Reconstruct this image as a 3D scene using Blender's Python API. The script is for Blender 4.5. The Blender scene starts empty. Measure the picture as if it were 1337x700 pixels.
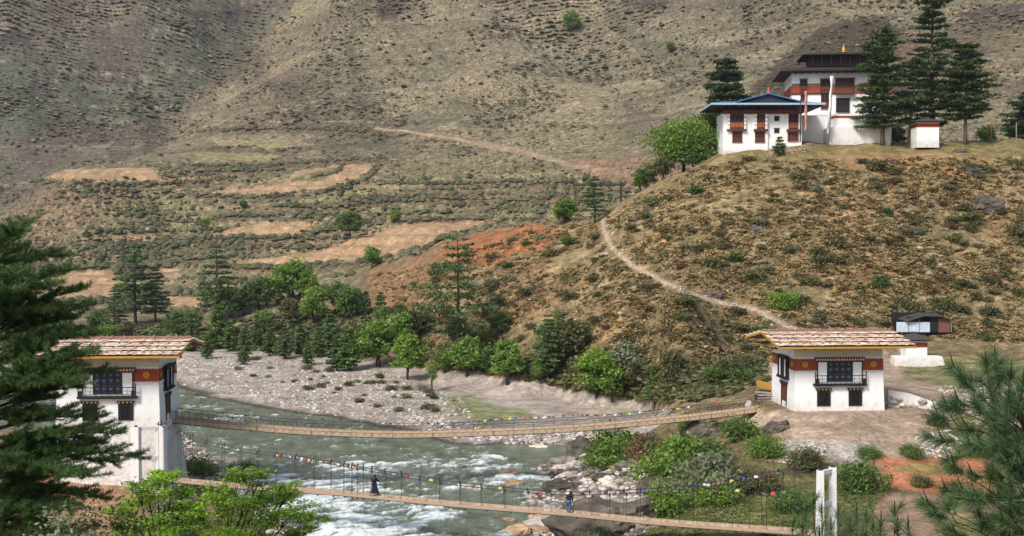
import bpy, math, random
import numpy as np
from mathutils import Vector, Matrix

scene = bpy.context.scene
COL = scene.collection
F = 1614.0
H0 = 312.0
PITCH = math.atan((350 - H0) / F)
CZ = 25.0
cp, sp_ = math.cos(PITCH), math.sin(PITCH)
rng = np.random.default_rng(7)
R = math.radians

def sm(a, b, x):
    t = np.clip((x - a) / (b - a), 0, 1)
    return t * t * (3 - 2 * t)

def at(u, v):
    """direction per metre of depth for photo position u,v: (a, t)"""
    yc = (350 - v) / F
    w = cp + yc * sp_
    return (u - 668.5) / F / w, (-sp_ + yc * cp) / w

def P(u, v, D):
    a, t = at(u, v)
    return Vector((a * D, D, CZ + t * D))

def PZ(u, v, z):
    a, t = at(u, v)
    D = (z - CZ) / t
    return Vector((a * D, D, z))

def uv_of(x, y, z):
    zc = z - CZ
    dep = y * cp - zc * sp_
    up = y * sp_ + zc * cp
    return 668.5 + F * x / dep, 350 - F * up / dep

# ---------------------------------------------------------------- numpy noise
def _h(ix, iy, seed):
    n = (ix.astype(np.int64) * 374761393 + iy.astype(np.int64) * 668265263 + seed * 1442695041) & 0x7fffffff
    n = ((n ^ (n >> 13)) * 1274126177) & 0x7fffffff
    n = (n ^ (n >> 16)) & 0xffff
    return n / 65535.0

def vnoise(x, y, seed=0):
    ix = np.floor(x); iy = np.floor(y)
    fx = x - ix; fy = y - iy
    fx = fx * fx * (3 - 2 * fx); fy = fy * fy * (3 - 2 * fy)
    a = _h(ix, iy, seed); b = _h(ix + 1, iy, seed); c = _h(ix, iy + 1, seed); d = _h(ix + 1, iy + 1, seed)
    return (a + (b - a) * fx) * (1 - fy) + (c + (d - c) * fx) * fy

def fbm(x, y, seed=0, o=4):
    s = 0; amp = 1; tot = 0
    for k in range(o):
        s = s + amp * (vnoise(x, y, seed + k * 17) - .5); tot += amp
        x = x * 2.03 + 11.3; y = y * 2.03 - 7.1; amp *= .5
    return s / tot * 2

# ---------------------------------------------------------------- terrain control points
CT = []   # (a, D, z)
def C(u, v, D):
    p = P(u, v, D); CT.append((p.x / D, D, p.z))
    if u <= 60: CT.append(((u - 500 - 668.5) / F, D, p.z))
    if u >= 1290: CT.append(((u + 500 - 668.5) / F, D, p.z))
def CZp(u, D, z):
    CT.append(((u - 668.5) / F, D, z))
    if u <= 60: CT.append(((u - 500 - 668.5) / F, D, z))
    if u >= 1290: CT.append(((u + 500 - 668.5) / F, D, z))

# far mountain
for u, v, D in [(0,-600,1400),(400,-600,1400),(800,-600,1300),(1300,-600,1200),
    (0,-200,1080),(400,-200,1130),(800,-200,1010),(1100,-200,900),(1300,-200,800),
    (0,0,900),(200,0,930),(385,0,970),(470,0,880),(669,0,850),(850,0,820),(1000,0,760),(1150,0,690),(1300,0,640),
    (0,60,850),(200,60,890),(340,55,930),(420,60,840),(560,60,800),(700,60,780),(860,60,740),(1000,60,660),(1150,60,590),(1300,60,560),
    (0,110,810),(150,110,840),(285,105,870),(350,110,790),(500,110,750),(700,110,720),(860,110,660),(1000,110,570),(1150,110,520),(1300,110,500),
    (0,160,770),(120,160,780),(232,155,790),(300,160,700),(450,150,680),(600,150,660),(760,150,620),(870,155,570),
    (1000,150,470),(1150,150,450),(1300,150,440),(0,215,700),(80,215,690),(160,205,690),(0,260,620),(40,262,590),
    (300,185,640),(420,180,640),(550,175,630),(660,190,600),(760,200,560),(820,210,500),(870,200,470),(940,180,440),(1040,170,420),(1150,168,410),(1300,168,400),
    (100,225,570),(200,222,570),(300,222,575),(400,215,580),(480,215,580),(600,215,570),(700,222,530),(780,232,470),(830,232,430),
    (0,300,500),(100,265,520),(200,255,530),(300,250,530),(400,245,530),(500,250,520),(600,250,510),(680,255,480),(740,255,440),
    (100,305,450),(200,300,460),(300,300,455),(400,290,460),(480,275,475),(560,270,470),(640,280,440),(0,335,420),
    (60,357,395),(150,355,395),(230,352,400),(300,345,390),(430,332,395),(500,315,400),(560,300,415),(620,291,430),
    (60,388,365),(150,388,365),(250,395,345),(330,370,350),(400,360,350),(440,347,352),
    (0,400,345),(100,410,330),(200,420,315),(300,415,310),(400,400,305),(450,380,310),
    (0,440,285),(120,440,285),(250,440,285),(340,445,275),(420,440,265),(480,440,255),(560,440,238),(480,400,285),(530,370,290),
    # gravel bar
    (0,458,258),(120,458,258),(250,458,258),(350,460,255),(430,470,240),(500,480,226),(560,488,216),(640,497,206),(720,512,190),(800,528,177),(850,543,167),
    (600,530,178),(500,530,180),(400,500,208),(300,490,220),
    # right hill face
    (1337,440,180),(1270,440,180),(1200,443,179),(1100,440,178),(1000,440,175),(950,465,168),(860,495,168),(780,485,183),(700,475,196),(640,470,206),
    (1337,390,190),(1230,390,190),(1140,390,188),(1050,390,188),(960,400,187),(860,400,192),(790,400,200),(700,400,213),(620,400,227),(560,400,245),
    (1337,330,202),(1230,330,202),(1140,330,200),(1050,330,200),(960,330,202),(860,330,207),(790,345,213),(700,345,232),(640,345,243),(560,350,272),
    (1337,270,214),(1230,270,213),(1140,270,212),(1050,270,212),(960,270,214),(870,275,220),(790,305,228),
    (1337,218,224),(1230,217,224),(1140,217,224),(1050,217,224),(960,222,226),(900,232,230),
    # crest
    (1337,186,242),(1230,186,242),(1140,187,242),(1050,187,240),(980,193,238),(945,200,238),(900,222,240),(860,240,241),(820,258,244),(785,280,250),(745,288,256),(700,290,262),(640,300,272),(600,312,285),(560,325,300),(520,338,318),(480,347,335),
    # flat round the right house and right bank
    (1250,500,145),(1200,475,165),(1330,478,160),(1250,460,170),(1000,500,142),(940,500,150),(1090,500,140),(1200,537,124),(1300,537,124),(1035,537,124),(1120,537,124),(1157,537,124),
    (960,580,118),(900,580,125),(900,555,132),(960,553,128),(850,600,121),(860,570,134),(1090,575,115),(1180,575,115),(1290,575,115),
    (900,640,107),(1000,640,104),(1090,640,104),(1200,640,104),(1300,640,104),(1000,700,88),(1150,700,88),(1300,700,88),(880,700,92),(800,660,108),(790,620,121),(820,560,150),
    # near left bank
    (200,612,127),(240,596,136),(60,600,120),(100,640,111),(160,640,112),(20,640,110),(60,690,96),(200,690,98),(0,570,135),(100,575,135)]:
    C(u, v, D)
for u, D, z in [(1337,262,41),(1140,262,42),(1040,262,42),(1337,310,42),(1140,310,42),(1040,310,41),(945,268,37),(945,320,38),(860,275,31),(860,330,33),
    (785,285,25.5),(785,350,28),(700,300,25),(700,360,25),(640,310,24.5),(640,370,24),(560,340,21.5)]:
    CZp(u, D, z)
for u in (-300, 60, 250, 450, 669, 900, 1100, 1337):
    for D, z in ((72, 3.5), (58, 5.2), (45, 8.0), (30, 12.5), (20, 16.5), (10, 20.5), (4, 22.8)):
        CZp(u, D, z)
# bed of the river
for u, v in ((300,560),(450,580),(560,610),(450,640),(620,650),(350,600),(550,690),(480,690),(120,540),(0,545),(-300,545),(300,535)):
    p = PZ(u, v, -1.0); CZp(u, p.y, -1.0)

CT = np.array(CT)
SA = 2.6
def _feat(a, D): return a * SA, np.log(D)
def rbf_fit():
    x, y = _feat(CT[:, 0], CT[:, 1])
    r2 = (x[:, None] - x) ** 2 + (y[:, None] - y) ** 2
    K = -np.sqrt(r2 + .0009) - np.eye(len(x)) * .002
    n = len(x)
    A = np.zeros((n + 3, n + 3)); A[:n, :n] = K
    A[:n, n] = 1; A[:n, n + 1] = x; A[:n, n + 2] = y
    A[n, :n] = 1; A[n + 1, :n] = x; A[n + 2, :n] = y
    b = np.zeros(n + 3)
    b[:n] = (CT[:, 2] - CZ) / CT[:, 1]        # interpolate slope from the viewpoint height: keeps scale even
    return x, y, np.linalg.solve(A, b)
RX, RY, RW = rbf_fit()
def rbf(a, D):
    x, y = _feat(a, D)
    out = np.zeros_like(x, dtype=float)
    n = len(RX)
    sh = x.shape; x = x.ravel(); y = y.ravel(); out = out.ravel()
    for i in range(0, len(x), 20000):
        xs = x[i:i + 20000, None]; ys = y[i:i + 20000, None]
        K = -np.sqrt((xs - RX) ** 2 + (ys - RY) ** 2 + .0009)
        out[i:i + 20000] = K @ RW[:n] + RW[n] + RW[n + 1] * xs[:, 0] + RW[n + 2] * ys[:, 0]
    return (out * D.ravel() + CZ).reshape(sh)

# ---------------------------------------------------------------- polygons
def inpoly(px, py, poly):
    ins = np.zeros(px.shape, bool)
    n = len(poly)
    for i in range(n):
        x0, y0 = poly[i]; x1, y1 = poly[(i + 1) % n]
        if y0 == y1: continue
        c = ((y0 > py) != (y1 > py)) & (px < (x1 - x0) * (py - y0) / (y1 - y0) + x0)
        ins ^= c
    return ins

def segdist(px, py, pts, closed=False):
    d = np.full(px.shape, 1e9)
    n = len(pts)
    for i in range(n if closed else n - 1):
        x0, y0 = pts[i]; x1, y1 = pts[(i + 1) % n]
        dx, dy = x1 - x0, y1 - y0
        t = np.clip(((px - x0) * dx + (py - y0) * dy) / (dx * dx + dy * dy + 1e-9), 0, 1)
        d = np.minimum(d, np.hypot(px - x0 - t * dx, py - y0 - t * dy))
    return d

RIV_UV = [(-700,492),(0,490),(140,494),(225,500),(262,516),(330,531),(420,545),(500,556),(545,566),(585,578),(620,583),(660,579),(720,577),(757,584),(762,596),
          (742,604),(705,609),(722,628),(700,645),(688,668),(692,700),(700,760),(560,780),(430,715),(385,680),(335,655),(300,632),(272,606),(255,580),(240,566),(150,568),(0,580),(-700,585)]
RIV = [tuple(PZ(u, v, 0.0)[:2]) for u, v in RIV_UV]

PADS = []   # (x, y, radius, z): level ground under buildings
def zat(x, y, fine=True):
    x = np.atleast_1d(np.asarray(x, float)); y = np.atleast_1d(np.asarray(y, float))
    a = x / y
    z = rbf(a, y)
    bench = sm(8, 14, z) * sm(330, 370, y) * (1 - sm(46, 62, z)) * (1 - sm(150, 190, x))
    near = 1 - sm(300, 360, y)
    rock = sm(560, 700, y)
    if fine:
        # terraces
        st = 3.1
        q = z / st + .5 * fbm(x / 90, y / 90, 5, 3)
        fr = q - np.floor(q)
        z = z + bench * .85 * st * (sm(.72, .98, fr) - fr)
        lo = sm(1.5, 5, z)
        z = z + fbm(x / 60, y / 60, 1, 4) * (1.0 + 5.5 * rock + 1.5 * sm(300, 600, y)) * lo * (.6 + .4 * sm(250, 400, y))
        z = z + np.abs(fbm(x / 16, y / 16, 2, 4)) * (.9 * near * lo + 1.6 * (1 - near)) * .9
        z = z + fbm(x / 2.6, y / 2.6, 3, 3) * (.10 + .30 * lo * sm(130, 190, y))
        z = z - rock * 13 * np.abs(fbm((x + y * .35) / 70, y / 260, 9, 3)) + rock * 3 * fbm(x / 34, y / 60, 10, 3)
    # river
    m = (y > 55) & (y < 330)
    if m.any():
        xm, ym = x[m], y[m]
        xj = xm + fbm(xm / 7, ym / 7, 21, 3) * 1.6; yj = ym + fbm(xm / 7, ym / 7, 22, 3) * 3
        d = segdist(xj, yj, RIV, True)
        ins = inpoly(xj, yj, RIV)
        zz = z[m]
        w = sm(0, 9, d)
        zo = w * np.maximum(zz, .25 + .02 * d) + (1 - w) * (.10 * d + .12 * fbm(xm / 2, ym / 2, 33, 3) * sm(0, 2, d))
        z[m] = np.where(ins, -np.minimum(1.4, .30 * d), zo)
    for (px, py, pr, pz) in PADS:
        w = 1 - sm(pr, pr * 1.28, np.hypot(x - px, y - py))
        z = z * (1 - w) + pz * w
    return z

def G(u, v, D):
    """ground point below photo column u at depth D"""
    a, _ = at(u, v)
    return Vector((a * D, D, float(zat(a * D, D)[0])))

_dz = None
def hit(u, v, lo=60.0, hi=1200.0):
    """first ground point met by the sight line through u,v, by marching"""
    a, t = at(u, v)
    D = np.exp(np.linspace(math.log(lo), math.log(hi), 1400))
    z = zat(a * D, D)
    below = np.nonzero(z >= CZ + t * D)[0]
    i = below[0] if len(below) else len(D) - 1
    return Vector((a * D[i], D[i], float(z[i])))

# pads: right house, left house shelf, temple buildings, small shrines
HR = P(1096, 537, 124)      # centre of front wall base, right house
ZD = 7.7                    # deck level of the long bridge
PADS.append((HR.x, HR.y + 4.2, 6.4, ZD))
PADS.append((P(1197,470,167).x, 168.5, 3.0, float(P(1197,475,167).z)))
# ================================================================ helpers for objects
def tag(o, label=None, cat=None, group=None, kind=None):
    if label: o['label'] = label
    if cat: o['category'] = cat
    if group: o['group'] = group
    if kind: o['kind'] = kind
    return o

def empty(name, loc, rz=0.0):
    o = bpy.data.objects.new(name, None); COL.objects.link(o)
    o.empty_display_size = .3
    o.location = loc; o.rotation_euler = (0, 0, rz)
    return o

class MB:
    """collects shapes into one mesh"""
    def __init__(s): s.v = []; s.f = []
    def add(s, vs, fs):
        n = len(s.v); s.v += [tuple(p) for p in vs]; s.f += [tuple(i + n for i in f) for f in fs]
        return s
    def box(s, x0, x1, y0, y1, z0, z1, M=None):
        vs = [Vector((x, y, z)) for z in (z0, z1) for x, y in ((x0, y0), (x1, y0), (x1, y1), (x0, y1))]
        if M is not None: vs = [M @ p for p in vs]
        return s.add(vs, [(3,2,1,0),(4,5,6,7),(0,1,5,4),(1,2,6,5),(2,3,7,6),(3,0,4,7)])
    def frus(s, b, t, z0, z1):
        """b,t = (x0,x1,y0,y1) rectangles at z0,z1"""
        vs = [(b[0],b[2],z0),(b[1],b[2],z0),(b[1],b[3],z0),(b[0],b[3],z0),(t[0],t[2],z1),(t[1],t[2],z1),(t[1],t[3],z1),(t[0],t[3],z1)]
        return s.add(vs, [(3,2,1,0),(4,5,6,7),(0,1,5,4),(1,2,6,5),(2,3,7,6),(3,0,4,7)])
    def tube(s, p, q, r0, r1=None, n=6):
        p = Vector(p); q = Vector(q); r1 = r0 if r1 is None else r1
        d = (q - p)
        if d.length < 1e-6: return s
        d.normalize(); a = d.orthogonal().normalized(); b = d.cross(a)
        vs = []
        for c, r in ((p, r0), (q, r1)):
            for k in range(n):
                t = 2 * math.pi * k / n
                vs.append(c + (a * math.cos(t) + b * math.sin(t)) * r)
        fs = [(k, (k + 1) % n, n + (k + 1) % n, n + k) for k in range(n)]
        fs += [tuple(range(n - 1, -1, -1)), tuple(range(n, 2 * n))]
        return s.add(vs, fs)
    def path(s, pts, rs, n=6):
        """tapered tube along a polyline, one skin"""
        pts = [Vector(p) for p in pts]
        base = len(s.v); up = None
        for i, p in enumerate(pts):
            d = (pts[min(i + 1, len(pts) - 1)] - pts[max(i - 1, 0)]).normalized()
            if up is None: up = d.orthogonal().normalized()
            a = (up - d * up.dot(d)).normalized(); b = d.cross(a); up = a
            r = rs[i] if hasattr(rs, '__len__') else rs
            for k in range(n):
                t = 2 * math.pi * k / n
                s.v.append(tuple(p + (a * math.cos(t) + b * math.sin(t)) * r))
        for i in range(len(pts) - 1):
            for k in range(n):
                s.f.append((base + i * n + k, base + i * n + (k + 1) % n, base + (i + 1) * n + (k + 1) % n, base + (i + 1) * n + k))
        s.f.append(tuple(base + k for k in range(n - 1, -1, -1)))
        s.f.append(tuple(base + (len(pts) - 1) * n + k for k in range(n)))
        return s
    def mesh(s, name, mat, smooth=False):
        me = bpy.data.meshes.new(name); me.from_pydata(s.v, [], s.f)
        if mat: me.materials.append(mat)
        if smooth: me.polygons.foreach_set('use_smooth', [True] * len(me.polygons))
        me.update()
        return me
    def build(s, name, mat, parent=None, smooth=False, bevel=0):
        o = bpy.data.objects.new(name, s.mesh(name, mat, smooth)); COL.objects.link(o)
        if parent: o.parent = parent
        if bevel:
            b = o.modifiers.new('bevel', 'BEVEL'); b.width = bevel; b.segments = 2; b.limit_method = 'ANGLE'
        return o

def np_mesh(name, V, Fc, mat, smooth=False):
    """V (n,3), Fc (m,k) constant k"""
    me = bpy.data.meshes.new(name)
    V = np.asarray(V, np.float32); Fc = np.asarray(Fc, np.int32)
    k = Fc.shape[1]
    me.vertices.add(len(V)); me.vertices.foreach_set('co', V.ravel())
    me.loops.add(Fc.size); me.loops.foreach_set('vertex_index', Fc.ravel())
    me.polygons.add(len(Fc)); me.polygons.foreach_set('loop_start', np.arange(0, Fc.size, k, dtype=np.int32))
    me.update(calc_edges=True)
    if smooth: me.polygons.foreach_set('use_smooth', np.ones(len(Fc), bool))
    if mat: me.materials.append(mat)
    me.validate()
    return me

def link(name, me, parent=None, loc=None):
    o = bpy.data.objects.new(name, me); COL.objects.link(o)
    if parent: o.parent = parent
    if loc is not None: o.location = loc
    return o

def copy_tree(o, parent=None):
    c = o.copy(); COL.objects.link(c); c.parent = parent
    for ch in o.children: copy_tree(ch, c)
    return c

# ================================================================ materials
class NT:
    def __init__(s, name):
        s.m = bpy.data.materials.new(name); s.m.use_nodes = True
        s.t = s.m.node_tree; s.n = s.t.nodes; s.l = s.t.links
        s.b = s.n['Principled BSDF']; s.out = s.n['Material Output']
        s.tc = s.n.new('ShaderNodeTexCoord'); s.geo = s.n.new('ShaderNodeNewGeometry')
    def noise(s, scale, detail=4, rough=.6, vec=None, dist=0, stretch=None):
        n = s.n.new('ShaderNodeTexNoise'); n.inputs['Scale'].default_value = scale
        n.inputs['Detail'].default_value = detail; n.inputs['Roughness'].default_value = rough
        n.inputs['Distortion'].default_value = dist
        v = vec or s.tc.outputs['Object']
        if stretch:
            mp = s.n.new('ShaderNodeMapping'); mp.inputs['Scale'].default_value = stretch[:3]
            if len(stretch) > 3: mp.inputs['Rotation'].default_value = (0, 0, stretch[3])
            s.l.new(v, mp.inputs['Vector']); v = mp.outputs['Vector']
        s.l.new(v, n.inputs['Vector'])
        return n.outputs['Fac']
    def voro(s, scale, feat='F1', out='Distance', vec=None):
        n = s.n.new('ShaderNodeTexVoronoi'); n.inputs['Scale'].default_value = scale; n.feature = feat
        s.l.new(vec or s.tc.outputs['Object'], n.inputs['Vector']); return n.outputs[out]
    def ramp(s, fac, stops):
        r = s.n.new('ShaderNodeValToRGB'); s.l.new(fac, r.inputs['Fac'])
        e = r.color_ramp.elements
        while len(e) < len(stops): e.new(.5)
        for i, (p, c) in enumerate(stops):
            e[i].position = p
            e[i].color = (c, c, c, 1) if not hasattr(c, '__len__') else (*c, 1)
        return r.outputs['Color']
    def mix(s, fac, a, b, mode='MIX'):
        m = s.n.new('ShaderNodeMix'); m.data_type = 'RGBA'; m.blend_type = mode
        for x, i in ((fac, 0), (a, 6), (b, 7)):
            if x is None: continue
            if isinstance(x, (int, float)): m.inputs[i].default_value = x
            elif isinstance(x, (tuple, list)): m.inputs[i].default_value = (*x[:3], 1)
            else: s.l.new(x, m.inputs[i])
        return m.outputs[2]
    def math(s, op, a, b=None, clamp=False):
        m = s.n.new('ShaderNodeMath'); m.operation = op; m.use_clamp = clamp
        for x, i in ((a, 0), (b, 1)):
            if x is None: continue
            if isinstance(x, (int, float)): m.inputs[i].default_value = x
            else: s.l.new(x, m.inputs[i])
        return m.outputs[0]
    def attr(s, name, out='Color'):
        a = s.n.new('ShaderNodeAttribute'); a.attribute_name = name; return a.outputs[out]
    def col(s, c):
        if isinstance(c, (tuple, list)): s.b.inputs['Base Color'].default_value = (*c[:3], 1)
        else: s.l.new(c, s.b.inputs['Base Color'])
        return s
    def rough(s, r):
        if isinstance(r, (int, float)): s.b.inputs['Roughness'].default_value = r
        else: s.l.new(r, s.b.inputs['Roughness'])
        return s
    def spec(s, v): s.b.inputs['Specular IOR Level'].default_value = v; return s
    def bump(s, h, strength=.5, dist=.05):
        b = s.n.new('ShaderNodeBump'); b.inputs['Strength'].default_value = strength; b.inputs['Distance'].default_value = dist
        s.l.new(h, b.inputs['Height']); s.l.new(b.outputs['Normal'], s.b.inputs['Normal']); return s

def srgb(r, g, b):
    f = lambda c: (c / 255 / 12.92) if c <= 10 else ((c / 255 + .055) / 1.055) ** 2.4
    return (f(r), f(g), f(b))

def plain(name, c, var=.25, scale=3, rough=.85, bump=.2, bd=.02, c2=None):
    m = NT(name)
    n = m.noise(scale, 5, .65)
    lo = tuple(x * (1 - var) for x in c); hi = tuple(min(1, x * (1 + var)) for x in (c2 or c))
    m.col(m.ramp(n, [(.3, lo), (.7, hi)])).rough(rough).spec(.25)
    if bump: m.bump(m.noise(scale * 6, 4, .7), bump, bd)
    return m.m

def island(name, cols, rough=.85, spec=.2, nscale=2, nvar=.3, transl=0, objvar=0):
    """colour per loose piece"""
    m = NT(name)
    st = [(i / max(1, len(cols) - 1), c) for i, c in enumerate(cols)]
    c = m.ramp(m.geo.outputs['Random Per Island'], st)
    n = m.noise(nscale, 3, .6)
    c = m.mix(1.0, c, m.ramp(n, [(.3, 1 - nvar), (.7, 1 + nvar * .6)]), 'MULTIPLY')
    if objvar:
        oi = m.n.new('ShaderNodeObjectInfo')
        c = m.mix(1.0, c, m.ramp(oi.outputs['Random'], [(0, (1 - objvar, 1 - objvar, 1 - objvar * .6)), (.5, (1, 1, 1)), (1, (1 + objvar, 1 + objvar * .8, 1 - objvar * .3))]), 'MULTIPLY')
    m.col(c).rough(rough).spec(spec)
    if transl:
        tr = m.n.new('ShaderNodeBsdfTranslucent'); m.l.new(m.mix(1.0, c, (1.1, 1.25, .6), 'MULTIPLY'), tr.inputs['Color'])
        mx = m.n.new('ShaderNodeMixShader'); mx.inputs[0].default_value = transl
        m.l.new(m.b.outputs[0], mx.inputs[1]); m.l.new(tr.outputs[0], mx.inputs[2]); m.l.new(mx.outputs[0], m.out.inputs['Surface'])
    return m.m

# ================================================================ ground sheet
NA, a1 = 860, .46
aa = np.concatenate([np.linspace(-1.0, -a1, 50)[:-1], np.linspace(-a1, a1, NA), np.linspace(a1, 1.0, 50)[1:]])
DD = np.concatenate([np.geomspace(3, 80, 130)[:-1], np.geomspace(80, 165, 330)[:-1], np.geomspace(165, 275, 420)[:-1],
                     np.geomspace(275, 760, 560)[:-1], np.geomspace(760, 1500, 150)])
A_, D_ = np.meshgrid(aa, DD)
X_ = A_ * D_; Y_ = D_
Z_ = zat(X_.ravel(), Y_.ravel()).reshape(X_.shape)
U_, V_ = uv_of(X_, Y_, Z_)

def jit(seed, px):
    """wobble in metres turned to photo pixels, so region borders are uneven on the ground"""
    s = 20.0
    return fbm(X_ / (s * .35), Y_ / (s * .5), seed, 4) * px
JU = jit(51, 9); JV = jit(52, 4.5)
FN = fbm(X_ / 2.2, Y_ / 3.0, 55, 4) * 1.6
col = np.zeros(X_.shape + (3,)); veg = np.zeros(X_.shape); peb = np.zeros(X_.shape)
def setc(mask, c, a=1.0, vg=None, pb=None):
    m = (mask * a)[..., None]
    col[:] = col * (1 - m) + np.array(c) * m
    if vg is not None: veg[:] = veg * (1 - m[..., 0]) + vg * m[..., 0]
    if pb is not None: peb[:] = peb * (1 - m[..., 0]) + pb * m[..., 0]
def region(poly, D0, D1, c, a=1.0, vg=None, pb=None, j=1.0):
    m = (D_ > D0) & (D_ < D1)
    uu = np.array([p[0] for p in poly]); vv = np.array([p[1] for p in poly])
    m &= (U_ > uu.min() - 30) & (U_ < uu.max() + 30) & (V_ > vv.min() - 20) & (V_ < vv.max() + 20)
    r = np.zeros(X_.shape)
    pu = (U_ + JU * j)[m]; pv = (V_ + JV * j)[m]
    d = segdist(pu, pv * 1.8, [(p[0], p[1] * 1.8) for p in poly], True)
    d = np.where(inpoly(pu, pv, poly), d, -d)
    sf = 1.0 + 9 * j * (j > .5)
    r[m] = sm(-sf * .5, sf * .5, d + (sf * .9 if j > .5 else 0) * FN[m])
    setc(r, c, a, vg, pb)
def trail(pts, D0, D1, w, c, a=1.0, vg=0.0, j=.35):
    m = (D_ > D0) & (D_ < D1)
    r = np.zeros(X_.shape)
    # squash u: lines are thin in v
    d = segdist((U_ + JU * j)[m], (V_ + JV * j)[m], pts)
    r[m] = 1 - sm(w * .6, w * 1.1, d)
    setc(r, c, a, vg, 0)

# base: near hill against far mountain
straw = np.array(srgb(148, 128, 92)); far_c = np.array(srgb(144, 132, 104))
w = sm(255, 330, D_)[..., None]
col[:] = straw * (1 - w) + far_c * w
veg[:] = .55
n1 = fbm(X_ / 55, Y_ / 55, 61, 4)[..., None]
col[:] = col * (1 + .22 * n1)
# broad patches on the mountain: brownish purple, grey green, straw
n2 = sm(-.15, .35, fbm(X_ / 70, (Y_ + Z_ * .3) / 150, 62, 4))
setc(n2 * sm(400, 560, D_), srgb(132, 112, 92), .55)
n3 = sm(0, .4, fbm(X_ / 60, Y_ / 130, 63, 4))
setc(n3 * sm(330, 420, D_), srgb(124, 120, 92), .6)
n4 = sm(.1, .45, fbm(X_ / 130 + 3, Y_ / 60, 64, 4))
setc(n4 * sm(300, 420, D_), srgb(170, 152, 116), .6)
# slope left of the gully: cloud shade painted into the ground colour, plus bluer scrub
leftm = sm(0, 25, (DD[:, None] * 0 + (V_ * -1 + 0)) * 0 + ((395 - 1.02 * V_ - .0 * V_) - U_) * 1.0 - 0) * sm(600, 640, D_)
setc(leftm, srgb(104, 98, 88), .72)
nn = sm(-.1, .3, fbm(X_ / 40, Y_ / 90, 65, 4)); setc(leftm * nn, srgb(88, 94, 80), .65)
nn = sm(.1, .35, fbm(X_ / 55 + 9, Y_ / 45, 66, 4)); setc(leftm * nn, srgb(112, 92, 86), .6)
# contour-following strata and animal tracks
mtn = sm(360, 460, D_) * (Z_ > 14)
bd = fbm(X_ / 70, (Z_ + .12 * Y_) / 4.2, 101, 3)
setc(mtn * sm(.12, .42, bd), srgb(104, 88, 76), .5)
setc(mtn * sm(.15, .42, -bd) * (fbm(X_ / 50, Y_ / 50, 102, 2) > -.1), srgb(166, 152, 124), .5)
tk = np.abs(fbm(X_ / 160 + 7, (Z_ + .05 * Y_) / 11, 103, 3))
setc(mtn * (1 - sm(.008, .03, tk)), srgb(184, 166, 138), .5)
gl = np.abs(fbm((X_ + .3 * Y_) / 90, Y_ / 500, 104, 3))
setc(mtn * sm(520, 640, D_) * (1 - sm(.02, .10, gl)), srgb(92, 84, 72), .5, .8)
# bench land
bench = sm(300, 340, D_) * (1 - sm(560, 600, D_)) * (1 - sm(780, 830, U_))
setc(bench, srgb(142, 130, 94), .6, .75)
fr_ = (Z_ / 3.1 + .5 * fbm(X_ / 90, Y_ / 90, 5, 3)); fr_ = fr_ - np.floor(fr_)
setc(bench * sm(.35, .6, fbm(X_ / 30, Y_ / 18, 68, 3) + .5), srgb(158, 146, 104), .6)
setc(bench * sm(.7, .8, fr_) * (fbm(X_ / 40, Y_ / 40, 67, 2) > -.1), srgb(112, 94, 76), .6)
HEDGES = [[(40,238),(100,239),(190,241),(260,238),(305,233)], [(262,257),(340,259),(425,251),(478,233),(492,220)], [(225,314),(300,311),(372,312),(420,306),(438,290)],
 [(20,322),(100,322),(200,319),(240,316)], [(280,348),(350,350),(420,346),(500,340),(575,322),(606,306)], [(278,194),(330,193),(350,200),(400,190)], [(236,216),(340,216),(400,212),(500,206)], [(150,330),(260,332),(340,322)],
 [(450,262),(540,258),(660,262),(780,260)], [(480,240),(600,240),(740,238)], [(0,350),(60,350),(150,349),(210,346)], [(260,172),(380,168),(480,172)], [(330,268),(420,272),(520,262)], [(280,284),(350,282),(440,280)],
 [(255,225),(300,222),(370,226)], [(640,285),(560,287),(520,290)], [(200,345),(280,335),(330,330)], [(230,410),(300,400),(350,380)], [(410,232),(440,225),(450,213)]]
TAN = srgb(186, 152, 114); TAN2 = srgb(192, 160, 126); SAND = srgb(190, 178, 164); FIELDC=0; RED = srgb(193, 112, 68); GRASS = srgb(126, 126, 74)
# eroded slopes
region([(0,300),(60,235),(200,240),(170,262),(80,310),(0,345)], 400, 640, srgb(150, 120, 95), .7, .5)
region([(30,318),(200,318),(330,306),(520,300),(420,325),(200,330),(40,345)], 380, 500, srgb(152, 122, 96), .65, .5)
region([(470,245),(820,243),(820,262),(600,268),(480,262)], 380, 560, srgb(128, 106, 86), .6, .6)
region([(740,205),(900,205),(900,235),(830,240),(760,232)], 380, 560, srgb(158, 120, 98), .7, .3)
# ploughed fields
for hl in HEDGES: trail([(a_, b_ + 3) for a_, b_ in hl], 330, 760, 3.2, srgb(128, 106, 84), .75, .6, .5)
for pl in ([(58,233),(85,221),(199,219),(205,230),(188,238),(100,236)], [(190,232),(305,229),(300,236),(190,238)],
           [(268,253),(330,243),(372,240),(385,224),(436,215),(487,215),(478,229),(424,248),(345,254)],
           [(263,309),(300,298),(342,291),(396,289),(404,300),(372,309)], [(395,292),(432,286),(430,290),(400,297)],
           [(293,344),(420,328),(480,303),(530,292),(642,288),(604,300),(575,314),(520,331),(480,341),(400,346)],
           [(20,358),(60,354),(150,354),(150,388),(20,391)], [(206,351),(236,351),(233,364),(214,363)],
           [(216,387),(264,388),(256,402),(223,401)], [(98,311),(202,306),(207,314),(108,319)]):
    region(pl, 300, 700, TAN, .95, 0, 0, .35)
region([(376,238),(392,228),(440,219),(448,222),(420,236)], 400, 700, srgb(135,125,85), .9, .8, 0, .3)
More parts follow.
